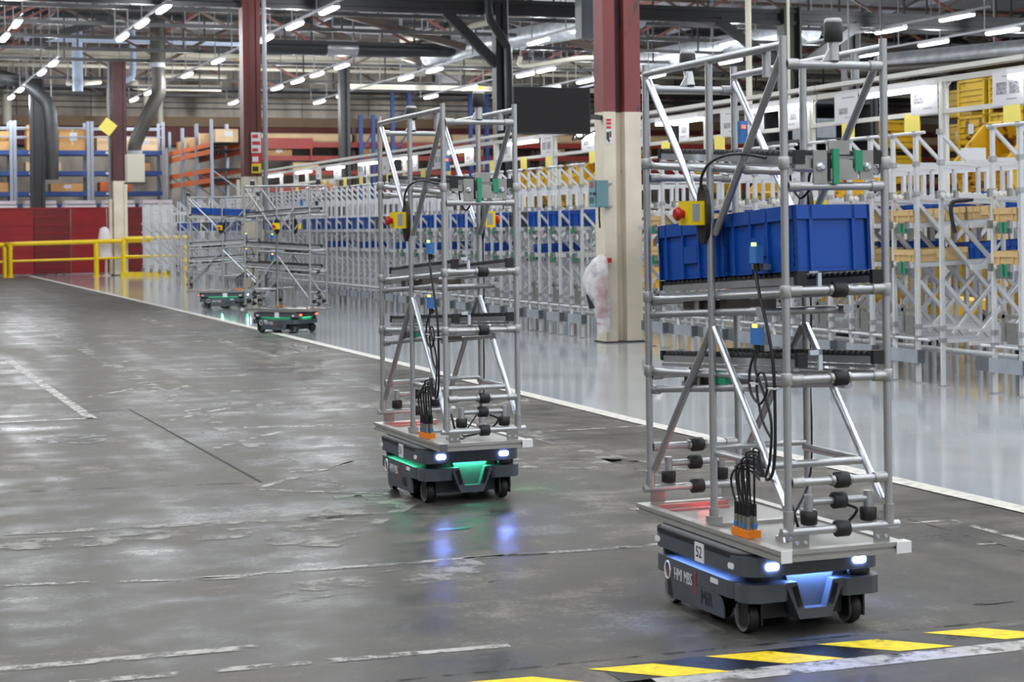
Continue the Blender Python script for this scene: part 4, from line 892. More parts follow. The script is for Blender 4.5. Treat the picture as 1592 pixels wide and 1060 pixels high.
    pt('cables', 'far', 'cable_black', lambda b: (
        b.path([(-0.02, 0.235, 1.46), (-0.02, 0.235, 1.3), (0.0, 0.23, 1.15), (-0.01, 0.225, 0.95), (0.0, 0.225, 0.7), (0.02, 0.2, 0.5), (0.06, 0.1, 0.37)], 0.005, 6),
        b.path([(0.30, -0.02, 1.75), (0.26, 0.0, 1.66), (0.30, 0.02, 1.60), (0.36, 0.04, 1.66), (0.40, 0.05, 1.74)], 0.005, 6),
        b.path([(0.1, 0.05, 0.352), (0.3, 0.0, 0.355), (0.45, 0.08, 0.40), (0.50, 0.12, 0.46), (0.53, 0.06, 0.49)], 0.006, 6),
        b.path([(0.42, -0.05, 0.36), (0.50, -0.10, 0.37), (0.53, -0.14, 0.42), (0.50, -0.15, 0.50), (0.46, -0.12, 0.42)], 0.006, 6)))
    pt('terminal_clips', 'tc', 'aluminium_bright', lambda b: [b.box((0.36 + 0.02 * (k % 3), -0.13 + 0.022 * (k // 3), 0.352 + 0.008 * (k % 2)), (0.022, 0.008, 0.022), Matrix.Rotation(0.6 * k, 3, 'Y')) for k in range(8)])
    return t

RZ = -math.pi / 2
r52 = robot('robot number 52, loaded with blue crates, blue glow, nearest to the hazard stripe', (3.33, 6.114, 0.0), RZ - 0.0033, 'blue', '52', 1.5)
r51 = robot('empty robot number 51 with green glow on the worn grey concrete', (3.2136, 9.577, 0.0), RZ + 0.0074, 'green', '51', 1.1)
r3 = robot('empty robot with green glow and red tail lamps turning on the shiny floor', (6.10, 25.55, 0.003), R(131.0), 'green', None, 1.2)
r4 = robot('farthest robot, side-on, carrying blue crates on its upper shelf', (6.93, 34.05, 0.003), R(-20.7), 'green', None, 1.2)
r4.scale = (1.14, 1, 1)
# ------------------------------------------------------------------ crates
def crate(name, label, group, parent_mat, L, W, H, loc, mat, rib=True, tilt=0.0, rz=0.0):
    """stacking crate; long side along local x, origin in the middle of its bottom"""
    t = thing(name, label, 'crate', loc, 0, group)
    t.rotation_euler = (0, 0, rz)
    if tilt: t.rotation_euler = (Matrix.Rotation(rz, 3, 'Z') @ Matrix.Rotation(tilt, 3, 'Y')).to_euler()
    k = (L, W, H)
    e = 0.012
    part('body', k, mat, lambda b: (b.b2((-L / 2 + e, -W / 2 + e, 0), (L / 2 - e, W / 2 - e, 0.012)), b.b2((-L / 2 + e, -W / 2 + e, 0.01), (L / 2 - e, -W / 2 + e + 0.006, H)), b.b2((-L / 2 + e, W / 2 - e - 0.006, 0.01), (L / 2 - e, W / 2 - e, H)),
         b.b2((-L / 2 + e, -W / 2 + e, 0.01), (-L / 2 + e + 0.006, W / 2 - e, H)), b.b2((L / 2 - e - 0.006, -W / 2 + e, 0.01), (L / 2 - e, W / 2 - e, H))), t)
    r_ = H * 0.26
    part('rim', k, mat, lambda b: (b.b2((-L / 2, -W / 2, H - 0.05), (L / 2, -W / 2 + 0.012, H)), b.b2((-L / 2, W / 2 - 0.012, H - 0.05), (L / 2, W / 2, H)), b.b2((-L / 2, -W / 2, H - 0.05), (-L / 2 + 0.012, W / 2, H)), b.b2((L / 2 - 0.012, -W / 2, H - 0.05), (L / 2, W / 2, H))), t)
    if rib:
        xs = [-L / 2 + 0.006, -L / 2 + 0.07, L / 2 - 0.07, L / 2 - 0.006] + [L * u for u in (-0.12, 0.12)]
        part('ribs', k, mat, lambda b: ([b.box((x_, s * (W / 2 - 0.006), H / 2), (0.012, 0.012, H - 0.004)) for x_ in xs for s in (-1, 1)] + [b.box((s * (L / 2 - 0.006), y_, H / 2), (0.012, 0.012, H - 0.004)) for y_ in (-W / 2 + 0.006, -W * 0.28, W * 0.28, W / 2 - 0.006) for s in (-1, 1)]), t)
        part('label_pocket', k, mat, lambda b: [b.box((0, s * (W / 2 - 0.003), H * 0.42), (L * 0.2, 0.006, H * 0.3)) for s in (-1, 1)], t)
    return t
def on_robot(root, lx, ly, lv, name, label, group, L, W, H, mat):
    mx = Matrix.Translation(root.location) @ Matrix.Rotation(root.rotation_euler.z, 4, 'Z')
    p = mx @ Vector((lx * root.scale.x, ly, slope(lv, lx) + 0.001))
    a, z = LEVELS[lv]; ang = -math.atan2(z - a, 1.154)
    return crate(name, label, group, None, L, W, H, p, mat, True, ang, root.rotation_euler.z)
on_robot(r52, -0.235, -0.02, 'middle', 'plastic_crate', 'blue crate at the rear of the middle shelf of robot 52', 'crates on robot 52', 0.585, 0.31, 0.225, 'tote_blue')
on_robot(r52, 0.330, -0.02, 'middle', 'plastic_crate', 'blue crate at the front of the middle shelf of robot 52', 'crates on robot 52', 0.535, 0.31, 0.235, 'tote_blue')
on_robot(r4, -0.26, 0.0, 'upper', 'plastic_crate', 'low blue crate at the rear of the farthest robot\'s upper shelf', 'crates on the farthest robot', 0.60, 0.31, 0.125, 'tote_blue')
on_robot(r4, 0.28, 0.0, 'upper', 'plastic_crate', 'low blue crate at the front of the farthest robot\'s upper shelf', 'crates on the farthest robot', 0.60, 0.31, 0.125, 'tote_blue')

# ------------------------------------------------------------------ flow racks beside the aisle
RX, PITCH, D = 9.3, 0.78, 1.9
rack_no = 0
racks = []
def flow_rack(i, y0, x0, front=True, far=False, lanes=('out', 'upper', 'upper2', 'lower', 'lower2')):
    t = thing('flow_rack', 'aluminium pipe flow rack facing the aisle, %s counted from the hazard stripe end' % ordinal(i), 'rack', (x0, y0, 0.003), 0, 'flow racks along the aisle')
    n = 6 if far else 8
    fk = 'far' if far else 'near'
    pt = lambda name, key, mat, build, kind=None, parent=t: part(name, ('fr', fk, key), mat, build, parent, None, kind)
    for y, thick in ((0.0, True), (0.385, False)):
        wd = 0.052 if thick else 0.034
        if front or not thick:
            ps = pt('front_post', y, 'rack_alu', lambda b: (b.box((0, y, 1.17), (wd, wd, 2.33)) if not thick else [b.box((0, y + s * 0.0145, 1.17), (0.03, 0.024, 2.33)) for s in (-1, 1)]))
            if not far:
                pt('post_foot', y, 'cast_joint', lambda b: b.b2((-0.04, y - 0.03, 0), (0.06, y + 0.03, 0.012)), None, ps)
                pt('post_clamp', y, 'cast_joint', lambda b: [b.box((0, y, z), (0.05, 0.062, 0.045)) for z in (2.32, 2.04, 1.76, 0.53, 0.42)], 'stuff', ps)
            pt('top_brace', y, 'rack_alu', lambda b: b.beam((0.01, y, 2.30), (0.27, y, 2.06), 0.03, 0.03))
            pt('long_brace', (y, 0), 'rack_alu', lambda b: b.beam((0.02, y, 1.66), (0.92, y, 0.72 if thick else 0.76), 0.034 if not thick else 0.05, 0.034))
            pt('long_brace', (y, 1), 'rack_alu', lambda b: b.beam((0.02, y, 0.95), (0.50, y, 0.44), 0.034, 0.034))
        pt('middle_post', y, 'rack_alu', lambda b: b.b2((0.94, y - 0.017, 0), (0.974, y + 0.017, 2.04)))
        pt('rear_post', y, 'rack_alu', lambda b: b.b2((D - 0.02, y - 0.022, 0), (D + 0.02, y + 0.022, 2.04)))
        pt('top_beam', y, 'rack_alu', lambda b: b.b2((0.0, y - 0.017, 2.015), (D, y + 0.017, 2.05)))
        if y0 > 47: continue
        pt('rear_brace', y, 'rack_alu', lambda b: b.beam((1.0, y, 0.5), (D - 0.02, y, 1.42), 0.032, 0.032))
        pt('cross_brace', y, 'rack_alu', lambda b: b.beam((0.95, y + 0.02, 1.30), (0.12, y + 0.02, 0.47), 0.026, 0.026))
        pt('low_beam', (y, 0), 'rack_alu', lambda b: b.b2((0.02, y - 0.017, 0.395), (D, y + 0.017, 0.425)))
        pt('low_beam', (y, 1), 'rack_alu', lambda b: b.b2((0.02, y - 0.013, 0.515), (0.9, y + 0.013, 0.54)))
    if front:
        pt('top_pipe', 0, 'rack_alu', lambda b: b.tube((-0.012, -0.16, 2.325), (-0.012, 0.44, 2.325), 0.015, n))
        pt('front_pipe', 0, 'rack_alu', lambda b: b.tube((-0.012, -0.2, 0.41), (-0.012, 0.56, 0.41), 0.014, n))
        pt('dock_plate', 0, 'plate_grey', lambda b: (b.b2((-0.055, -0.06, 0.19), (-0.045, 0.40, 0.312)), b.b2((-0.055, -0.06, 0.30), (-0.02, 0.40, 0.312))))
        pt('dock_plate', 1, 'plate_dark', lambda b: (b.prism([(-0.055, 0.40), (-0.02, 0.62), (-0.01, 0.62), (-0.045, 0.40)], 'z', 0.19, 0.312)))
        if not far:
            pt('dock_plate_end', 0, 'plate_dark', lambda b: b.b2((-0.045, -0.062, 0.19), (0.03, -0.054, 0.312)))
            pt('plate_bracket', 0, 'zinc', lambda b: (b.beam((-0.01, 0.36, 0.30), (0.0, 0.385, 0.40), 0.02, 0.02), b.beam((-0.01, 0.06, 0.30), (0.0, 0.0, 0.40), 0.02, 0.02)))
            du = pt('dock_unit', 0, 'zinc', lambda b: (b.b2((-0.01, 0.06, 0.44), (0.05, 0.20, 0.62)), b.b2((0.0, 0.24, 0.46), (0.03, 0.28, 0.72)), b.b2((0.0, 0.05, 0.66), (0.03, 0.33, 0.69))))
            pt('dock_pin', 0, 'cast_joint', lambda b: b.tube((0.02, 0.31, 0.43), (0.02, 0.31, 0.78), 0.012, 6), None, du)
            pt('release_latch', 0, 'green_plastic', lambda b: (b.b2((-0.05, 0.13, 1.02), (-0.03, 0.155, 1.13)), b.b2((-0.05, 0.20, 1.02), (-0.03, 0.225, 1.13)), b.b2((-0.05, 0.13, 1.40), (-0.03, 0.155, 1.485)), b.b2((-0.05, 0.20, 1.40), (-0.03, 0.225, 1.485))))
            pt('latch_plate', 0, 'zinc', lambda b: (b.b2((-0.03, 0.09, 1.0), (-0.02, 0.32, 1.12)), b.b2((-0.03, 0.09, 1.39), (-0.02, 0.32, 1.48))))
    for q, z in ((0, 0.25), (1, 0.17)):
        pt('floor_beam', q, 'rack_alu', lambda b: b.tube((0.25 + 0.5 * q, -0.19, z + 0.06), (0.25 + 0.5 * q, 0.58, z + 0.06), 0.02, n))
    # lanes: (name, y, z front, z back, x start)
    for ln, y, za, zb, xs in (('out', 0.19, 1.757, 1.65, -0.06), ('upper', 0.19, 1.485, 1.57, -0.06), ('upper2', 0.58, 1.485, 1.57, 0.0), ('lower', 0.19, 1.115, 1.19, -0.06), ('lower2', 0.58, 1.115, 1.19, 0.0)):
        if far and ln in ('lower2',) or ln not in lanes: continue
        tr = pt('roller_lane', ln, 'rack_alu', lambda b: [b.beam((xs, y + s * 0.14, za - 0.022), (D, y + s * 0.14, zb - 0.022), 0.03, 0.045) for s in (-1, 1)])
        if not far and ln in ('out', 'upper', 'lower'):
            pt('rollers', ln, 'roller_white', lambda b: [b.lathe((x_, y + s * 0.122, za + (zb - za) * (x_ + 0.06) / (D + 0.06) - 0.012), [(0.022, -0.008), (0.022, 0.008)], 8, 'y') for x_ in [xs + 0.03 + 0.057 * k for k in range(33)] for s in (-1, 1)], 'stuff', tr)
            pt('lane_stop', ln, 'zinc', lambda b: (b.b2((xs - 0.03, y - 0.16, za - 0.05), (xs, y - 0.12, za + 0.02)), b.b2((xs - 0.03, y + 0.12, za - 0.05), (xs, y + 0.16, za + 0.02))), None, tr)
    racks.append((t, i, y0, x0, front, far))
j = 0
for k in range(63):
    y0 = 12.6 + PITCH * k
    if 20.3 < y0 < 21.6 or 40.5 < y0 < 41.7 or y0 > 58.6 or (y0 > 45 and k % 2): continue
    x0 = 9.3 + (0.08 if y0 < 20.5 else 0) - 0.10 * max(0, (y0 - 24) / 36)
    flow_rack(j, y0, x0, front=(k != 1), far=y0 > 30, lanes=('out',) if k == 1 else ('out', 'upper', 'upper2', 'lower', 'lower2'))
    j += 1
# rack beyond the frame's right edge, seen through the near ones
lane_z = {'upper': (1.485, 1.57), 'lower': (1.115, 1.19), 'out': (1.757, 1.65)}
def on_rack(rk, lane, x, y, L, H, mat, colour, pos, W=0.345):
    t, i, y0, x0, front, far = rk
    za, zb = lane_z[lane]; z = za + (zb - za) * (x + 0.06) / (D + 0.06) + 0.003
    ang = -math.atan2(zb - za, D + 0.06)
    words = {'upper': 'upper', 'lower': 'lower', 'out': 'top'}[lane]
    crate('plastic_crate', '%s crate %s on the %s lane of the %s flow rack' % (colour, pos, words, ordinal(i)), '%s crates in the flow racks' % colour, None, L, W, H, (x0 + x, y0 + y, z + 0.003), mat, not far, ang)
for rk in racks:
    t, i, y0, x0, front, far = rk
    g = random.Random(i * 13 + 5)
    if not front:
        on_rack(rk, 'out', 1.62, 0.19, 0.4, 0.12, 'tote_blue', 'blue', 'at the back')
    elif y0 < 20.5:
        big = i % 2 == 0
        x = -0.02
        row = [('tote_tan', 'tan', 0.58, 0.118), ('tote_tan', 'tan', 0.40, 0.118), ('tote_blue', 'blue', 0.30, 0.15), ('tote_tan', 'tan', 0.40, 0.118)] if big else [('tote_tan', 'tan', 0.40, 0.118), ('tote_blue', 'blue', 0.40, 0.15), ('tote_blue', 'blue', 0.40, 0.12)]
        for n_, (mt, c_, L, H) in enumerate(row):
            on_rack(rk, 'upper', x + L / 2, 0.19, L, H, mt, c_, ['in front', 'second from the front', 'third from the front', 'at the back'][n_]); x += L + 0.006
        x = -0.02
        row = [('tote_tan', 'tan', 0.60, 0.118), ('tote_blue', 'blue', 0.40, 0.15), ('tote_blue', 'blue', 0.40, 0.15)] if i % 2 == 0 else [('tote_tan', 'tan', 0.40, 0.118), ('tote_blue', 'blue', 0.40, 0.16)]
        for n_, (mt, c_, L, H) in enumerate(row):
            on_rack(rk, 'lower', x + L / 2, 0.19, L, H, mt, c_, ['in front', 'second from the front', 'third from the front'][n_]); x += L + 0.006
        on_rack(rk, 'out', 1.62, 0.19, 0.4, 0.12, 'tote_blue', 'blue', 'at the back')
        on_rack(rk, 'upper', 1.05 if i % 2 else 0.75, 0.58, 0.58, 0.14, 'tote_blue', 'blue', 'in the second row')
    elif y0 < 52:
        dark = i % 9 == 4
        on_rack(rk, 'upper', 0.18, 0.19, 0.40, 0.225, 'tote_dark' if dark else 'tote_blue', 'dark grey' if dark else 'blue', 'in front')
        if y0 < 44: on_rack(rk, 'upper', 0.62, 0.58, 0.58, 0.225, 'tote_blue', 'blue', 'in the second row')
        if i % 3 == 0 and y0 < 36: on_rack(rk, 'lower', 0.35, 0.19, 0.58, 0.12, 'tote_blue', 'blue', 'in front')
# flexible black hose and small items among the near racks
solo('cable_hose', 'black corrugated hose bent over the near flow lane', 'hose', 'cable_black', lambda b: b.path([(9.60, 13.6, 1.70), (9.50, 13.6, 1.69), (9.40, 13.6, 1.68), (9.37, 13.6, 1.63), (9.38, 13.6, 1.52), (9.41, 13.6, 1.40)], 0.02, 8))

# ------------------------------------------------------------------ lighting frame behind the racks
FX = 11.38
lf = thing('lighting_frame', 'cream overhead frame of rails and posts carrying the strip lamps', 'frame', (FX, 0, 0.003))
for k, (y, z) in enumerate([(11.0 + 4.15 * i, 11.0 + 4.15 * (i + 1)) for i in range(10)]):
    zz = 4.13
    part('upper_rail', 'lf', 'rail_cream', lambda b: (b.b2((-0.03, 0, 3.03), (0.03, zz, 3.09)), b.b2((-0.06, 0, 3.15), (-0.052, zz, 3.20)), b.b2((0.052, 0, 3.15), (0.06, zz, 3.20))), lf, (0, y, 0))
    part('cable_tray', 'lf', 'cast_joint', lambda b: b.b2((-0.05, 0, 3.145), (0.05, zz, 3.155)), lf, (0, y, 0))
    part('tray_cables', 'lf', 'cable_black', lambda b: [b.path([(u, 0, 3.17), (u + 0.01, zz * 0.3, 3.18), (u - 0.01, zz * 0.6, 3.17), (u, zz, 3.175)], 0.01, 5, 2) for u in (-0.02, 0.015)], lf, (0, y, 0), 'stuff')
    part('lower_rail', 'lf', 'rail_cream', lambda b: b.b2((-0.03, 0, 2.685), (0.03, zz, 2.735)), lf, (0, y, 0))
for i in range(15):
    y = 13.75 + 2.85 * i
    part('frame_post', 'lf', 'rail_cream', lambda b: (b.b2((-0.02, -0.04, 0), (0.02, 0.0, 3.03)), b.b2((-0.045, 0.005, 0), (0.045, 0.06, 3.03))), lf, (0, y, 0))
    part('post_gusset', 'lf', 'rail_cream', lambda b: b.beam((0, 0.02, 2.92), (0, -0.12, 3.03), 0.012, 0.012), lf, (0, y, 0))
lamp_y = [14.6, 17.42, 20.07, 23.03, 26.1, 29.3, 32.75, 36.3, 39.05, 41.95, 45.1, 48.3]
for i, y in enumerate(lamp_y):
    t = thing('strip_lamp', 'glowing strip lamp under the cream overhead rail, %s counted from the hazard stripe end' % ordinal(i), 'lamp', (FX - 0.10, y, 3.0), 0, 'strip lamps over the racks')
    part('housing', 'sl', 'white_plastic', lambda b: b.prism([(-0.045, 0.0), (0.045, 0.0), (0.045, 0.06), (-0.045, 0.06)], 'y', -0.70, 0.70), t)
    part('tube', 'sl', 'strip_glow', lambda b: b.prism([(-0.05, -0.045), (0.05, -0.045), (0.05, -0.001), (-0.05, -0.001)], 'y', -0.68, 0.68), t)
    part('bracket', 'sl', 'rail_cream', lambda b: [b.b2((-0.01, s * 0.5 - 0.02, 0.06), (0.10, s * 0.5 + 0.02, 0.075)) for s in (-1, 1)], t, None, 'stuff')
    area((FX - 0.10, y, 2.953), 0.08, 1.3, 1.3)
sheet_y = [15.43, 16.95, 18.6, 19.98, 20.9, 21.6, 23.1, 24.4, 26.5, 28.3, 30.2, 32.3, 34.2, 35.8, 37.9, 39.9, 41.9, 43.8, 46.2]
for i, y in enumerate(sheet_y):
    t = thing('instruction_sheet', 'white picture sheet hanging between the cream rails, %s counted from the hazard stripe end' % ordinal(i), 'sheet', (FX - 0.034, y, 0), 0, 'sheets on the lighting frame')
    part('paper', 'is', 'paper', lambda b: b.b2((-0.004, -0.26, 2.70), (0.002, 0.26, 3.07)), t)
    vv = i % 3
    def pr(b):
        if vv == 0: b.b2((-0.006, -0.20, 2.82), (-0.0042, -0.03, 2.94)); b.b2((-0.006, 0.02, 2.82), (-0.0042, 0.19, 2.945))
        elif vv == 1: b.b2((-0.006, 0.02, 2.83), (-0.0042, 0.20, 2.95))
        else: b.b2((-0.006, -0.04, 2.81), (-0.0042, 0.16, 2.88))
    part('picture', ('is', vv), 'print_grey', pr, t, None, 'stuff')
    part('caption', ('is', vv), 'plate_grey', lambda b: [b.b2((-0.006, -0.20 + 0.05 * k, 3.0 - 0.24 * (k % 2)), (-0.0042, -0.05 + 0.07 * k, 3.012 - 0.24 * (k % 2))) for k in range(3)], t, None, 'stuff')
note_y = [15.36, 17.2, 18.55, 21.9, 23.6, 26.3, 28.2, 29.4, 31.0, 33.6, 35.2, 37.7, 39.9, 41.3, 43.2, 46.1]
for i, y in enumerate(note_y):
    solo('paper_note', 'pale yellow note below the lower cream rail, %s counted from the hazard stripe end' % ordinal(i), 'note', 'paper_yellow', lambda b: b.b2((-0.003, -0.15 if i % 2 else -0.13, 0), (0.003, 0.15, 0.205)), (FX - 0.034, y, 2.515), 0, 'yellow notes on the lighting frame', ('pn', i % 2))
for i, y in enumerate((14.0, 15.9, 18.2)):
    solo('lane_tag', 'small white lane tag on the rack top beams, %s from the hazard stripe end' % ordinal(i), 'tag', 'paper', lambda b: b.b2((-0.004, -0.12, 0), (0.004, 0.12, 0.13)), (9.9 + 0.15 * i, y, 2.056), R(75), 'lane tags', 'lt')

# ------------------------------------------------------------------ yellow bins beyond the racks
def steel_bin(name, label, group, loc, L, W, H, rz=0.0, rusty=False, tilt=None, paper=True):
    """steel stacking bin; L along local y, W along local x"""
    mt = 'bin_yellow_rusty' if rusty else 'bin_yellow'
    t = thing(name, label, 'bin', loc, rz, group)
    if tilt: t.rotation_euler = tilt
    k = (L, W, H)
    def body(b):
        b.b2((-W / 2 + 0.03, -L / 2 + 0.03, 0.1), (W / 2 - 0.03, L / 2 - 0.03, 0.13))
        for s in (-1, 1):
            b.b2((s * W / 2 - s * 0.03, -L / 2 + 0.02, 0.1), (s * W / 2 - s * 0.045, L / 2 - 0.02, H)); b.b2((-W / 2 + 0.02, s * L / 2 - s * 0.03, 0.1), (W / 2 - 0.02, s * L / 2 - s * 0.045, H))
    part('body', k, mt, body, t)
    part('ribs', k, mt, lambda b: [b.b2((-W / 2 + 0.005, -L / 2 + 0.03, z), (-W / 2 + 0.03, L / 2 - 0.03, z + 0.035)) for z in [0.16 + 0.11 * q for q in range(int((H - 0.2) / 0.11))]] + [b.b2((-W / 2 + 0.03, -L / 2 + 0.005, z), (W / 2 - 0.03, -L / 2 + 0.03, z + 0.035)) for z in [0.16 + 0.11 * q for q in range(int((H - 0.2) / 0.11))]], t, None, 'stuff')
    for sx in (-1, 1):
        for sy in (-1, 1):
            part('corner_post', (k, sx, sy), mt, lambda b: b.box((sx * (W / 2 - 0.03), sy * (L / 2 - 0.03), H / 2), (0.06, 0.06, H)), t)
    part('rim', k, mt, lambda b: [b.b2((s * W / 2 - s * 0.05, -L / 2, H - 0.05), (s * W / 2, L / 2, H)) for s in (-1, 1)] + [b.b2((-W / 2 + 0.05, s * L / 2 - s * 0.05, H - 0.05), (W / 2 - 0.05, s * L / 2, H)) for s in (-1, 1)], t)
    if paper: part('label_card', k, 'paper', lambda b: (b.b2((-W / 2 + 0.0, -0.09, H * 0.5), (-W / 2 + 0.004, 0.09, H * 0.78)), b.b2((-0.1, -L / 2, H * 0.5), (0.06, -L / 2 + 0.004, H * 0.78))), t)
    return t
sk = 0
STN = ['the stack beside the cream frame post', 'the second stack from that post', 'the third stack from that post', 'the broad front stack', 'the broad stack behind it', 'the stack beyond the dark shelving', 'the farthest stack', 'the stack at the frame edge']
STK = [(21.1, 29.2, 0.88, 6, 1.0), (21.1, 28.1, 1.05, 6, 1.0), (21.1, 26.9, 1.05, 6, 1.0), (19.85, 31.2, 0.95, 5, 1.25), (22.6, 31.6, 0.95, 6, 1.25), (20.9, 36.9, 0.95, 5, 0.9), (20.2, 39.2, 0.95, 4, 0.9), (21.1, 25.7, 1.0, 6, 1.0)]
for si, (x, y, L, n_, W) in enumerate(STK):
    for tier in range(n_):
        steel_bin('steel_bin', 'yellow steel bin, %s from the floor in %s' % (['lowest', 'second', 'third', 'fourth', 'fifth', 'sixth'][tier], STN[si]), 'stacked yellow bins',
                  (x, y, 0.003 + 0.71 * tier), L, W, 0.70, 0, (si + tier) % 3 == 1, None, (si + tier) % 2 == 0)
for i, (x, y, z, rz, wd) in enumerate(((13.9, 18.75, 2.0, 0.2, 0.9), (15.1, 17.9, 1.95, 0.2, 0.9), (12.6, 20.6, 1.75, 0.1, 0.7), (13.5, 30.9, 1.95, 0.0, 0.9), (13.5, 32.5, 1.95, 0.0, 0.9), (13.5, 34.1, 1.95, 0.0, 0.9), (14.0, 24.3, 1.8, 0.2, 0.9))):
    pl = ['near the frame edge', 'behind the one near the frame edge', 'just behind the near flow racks', 'behind the control box, nearest', 'behind the control box, second', 'behind the control box, third', 'between the two near robot posts'][i]
    t = steel_bin('tilted_bin', 'rusty yellow bin tipped on a stand %s' % pl, 'tipped yellow bins', (x, y, 0.003), 0.9, wd, 0.62, rz, True, None, False)
    for c in list(t.children):
        c.rotation_euler = (0, -0.72, 0); c.location = (0, 0, z)
    for sy in (-1, 1):
        part('stand_leg', ('ts', sy, 0, z), 'upright_grey', lambda b: b.b2((-0.35, sy * 0.4 - 0.03, 0), (-0.29, sy * 0.4 + 0.03, z - 0.24)), t)
        part('stand_leg', ('ts', sy, 1, z), 'upright_grey', lambda b: b.b2((0.35, sy * 0.4 - 0.03, 0), (0.41, sy * 0.4 + 0.03, z + 0.26)), t)
        part('slope_bar', ('ts', sy, z), 'upright_grey', lambda b: b.beam((-0.42, sy * 0.4, z - 0.28), (0.40, sy * 0.4, z + 0.28), 0.05, 0.05), t)
# tow trailers on the floor behind the racks
for i, (x, y) in enumerate(((12.45, 15.2), (12.3, 18.7), (13.4, 26.4))):
    t = thing('tow_trailer', 'yellow tow trailer on black wheels behind the flow racks, %s from the hazard stripe end' % ordinal(i), 'trailer', (x, y, 0.003), 0, 'yellow tow trailers')
    part('bed', 'tt', 'vehicle_yellow', lambda b: (b.b2((-0.5, -1.4, 0.42), (0.5, 1.4, 0.58)), b.b2((-0.52, -1.4, 0.58), (-0.46, 1.4, 0.78))), t)
    for yy in (-1.3, 0.0, 1.3): part('stake', ('tt', yy), 'vehicle_yellow', lambda b: b.b2((-0.5, yy - 0.06, 0.58), (-0.38, yy + 0.06, 1.35)), t)
    for yy in (-0.95, 0.95):
        for xx in (-0.42, 0.42): part('wheel', ('tt', xx, yy), 'rubber', lambda b: b.lathe((xx, yy, 0.2), [(0.12, -0.06), (0.19, -0.05), (0.2, 0), (0.19, 0.05), (0.12, 0.06)], 16, 'x'), t)
    part('drawbar', 'tt', 'steel_dark', lambda b: b.beam((0, -1.4, 0.45), (0, -1.75, 0.3), 0.08, 0.06), t)
# dark shelving between the stacks
for i, (x, y, n_) in enumerate(((19.6, 34.1, 4), (17.2, 29.2, 3), (15.9, 27.0, 3))):
    t = thing('shelf_unit', 'dark shelving unit with pale boxes beyond the lighting frame, %s from the yellow stacks' % ordinal(i), 'shelving', (x, y, 0.003))
    for sx in (-0.6, 0.6):
        for sy in (-0.9, 0.9): part('upright', ('su', sx, sy), 'shelf_dark', lambda b: b.box((sx, sy, 1.9), (0.06, 0.06, 3.8)), t)
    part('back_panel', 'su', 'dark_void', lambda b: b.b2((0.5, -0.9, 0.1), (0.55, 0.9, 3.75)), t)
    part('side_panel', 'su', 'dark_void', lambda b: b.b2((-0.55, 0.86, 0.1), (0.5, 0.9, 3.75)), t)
    for q in range(6): part('shelf', ('su', q), 'shelf_dark', lambda b: b.b2((-0.6, -0.9, 0.4 + 0.62 * q), (0.5, 0.85, 0.45 + 0.62 * q)), t)
    for q in range(4):
        solo('storage_box', 'pale blue-grey box on the %s shelf of the %s dark shelving unit' % (ORD[q + 1], ordinal(i)), 'box', 'plate_grey', lambda b: (b.b2((-0.25, -0.3, 0), (0.25, 0.3, 0.3)), b.b2((-0.27, -0.32, 0.3), (0.27, 0.32, 0.34))), (x - 0.25, y - 0.3 + 0.25 * (q % 3), 0.455 + 0.62 * (q + 1)), 0, 'boxes on dark shelving', 'sb')

# ------------------------------------------------------------------ things on the red and cream column
tv = thing('hanging_screen', 'large dark flat screen hung beside the red and cream column', 'screen', (8.10, 20.0, 2.905))
part('casing', 'tv', 'screen_bezel', lambda b: b.b2((-0.50, 0.0, -0.285), (0.50, 0.05, 0.285)), tv)
part('display', 'tv', 'screen', lambda b: b.b2((-0.488, -0.004, -0.268), (0.488, 0.0, 0.275)), tv)
part('back_box', 'tv', 'screen_bezel', lambda b: b.b2((-0.25, 0.05, -0.18), (0.25, 0.09, 0.12)), tv)
part('wall_arm', 'tv', 'steel_dark', lambda b: (b.beam((0.0, 0.09, -0.02), (0.6, 0.5, -0.02), 0.05, 0.06), b.beam((0.6, 0.5, -0.02), (1.05, 0.93, -0.02), 0.05, 0.06)), tv)
part('cable', 'tv', 'cable_black', lambda b: b.path([(0.30, 0.06, -0.18), (0.33, 0.06, -0.30), (0.40, 0.07, -0.34), (0.45, 0.1, -0.30), (0.42, 0.12, -0.24), (0.36, 0.12, -0.26), (0.40, 0.3, -0.34), (0.9, 0.8, -0.2)], 0.012, 6), tv)
cbx = thing('control_box', 'teal control box with button rows clamped to the red and cream column', 'control box', (9.02, 20.86, 1.735))
part('body', 'cbx', 'teal_box', lambda b: b.b2((-0.05, -0.13, 0), (0.13, 0.0, 0.345)), cbx)
part('front_cover', 'cbx', 'teal_front', lambda b: b.b2((-0.042, -0.143, 0.008), (0.122, -0.131, 0.337)), cbx)
part('button_panel', 'cbx', 'teal_box', lambda b: b.prism([(-0.13, -0.11), (-0.055, -0.135), (-0.051, -0.004), (-0.06, -0.004)], 'z', 0.0, 0.345), cbx)
part('red_labels', 'cbx', 'sign_red', lambda b: [b.box((-0.118 + 0.019 * i, -0.1165 - 0.0063 * i, 0.26 + 0.026 * j), (0.013, 0.006, 0.017)) for i in range(3) for j in range(3)], cbx, None, 'stuff')
part('black_keys', 'cbx', 'ink_dark', lambda b: [b.box((-0.118 + 0.019 * i, -0.1165 - 0.0063 * i, 0.065 + 0.026 * j), (0.013, 0.006, 0.017)) for i in range(3) for j in range(3)] + [b.box((-0.118 + 0.019 * i, -0.1165 - 0.0063 * i, 0.175), (0.012, 0.006, 0.03)) for i in range(2)], cbx, None, 'stuff')
part('rotary_switch', 'cbx', 'black_plastic', lambda b: b.lathe((-0.068, -0.155, 0.175), [(0.018, 0), (0.018, 0.02)], 12, 'y'), cbx)
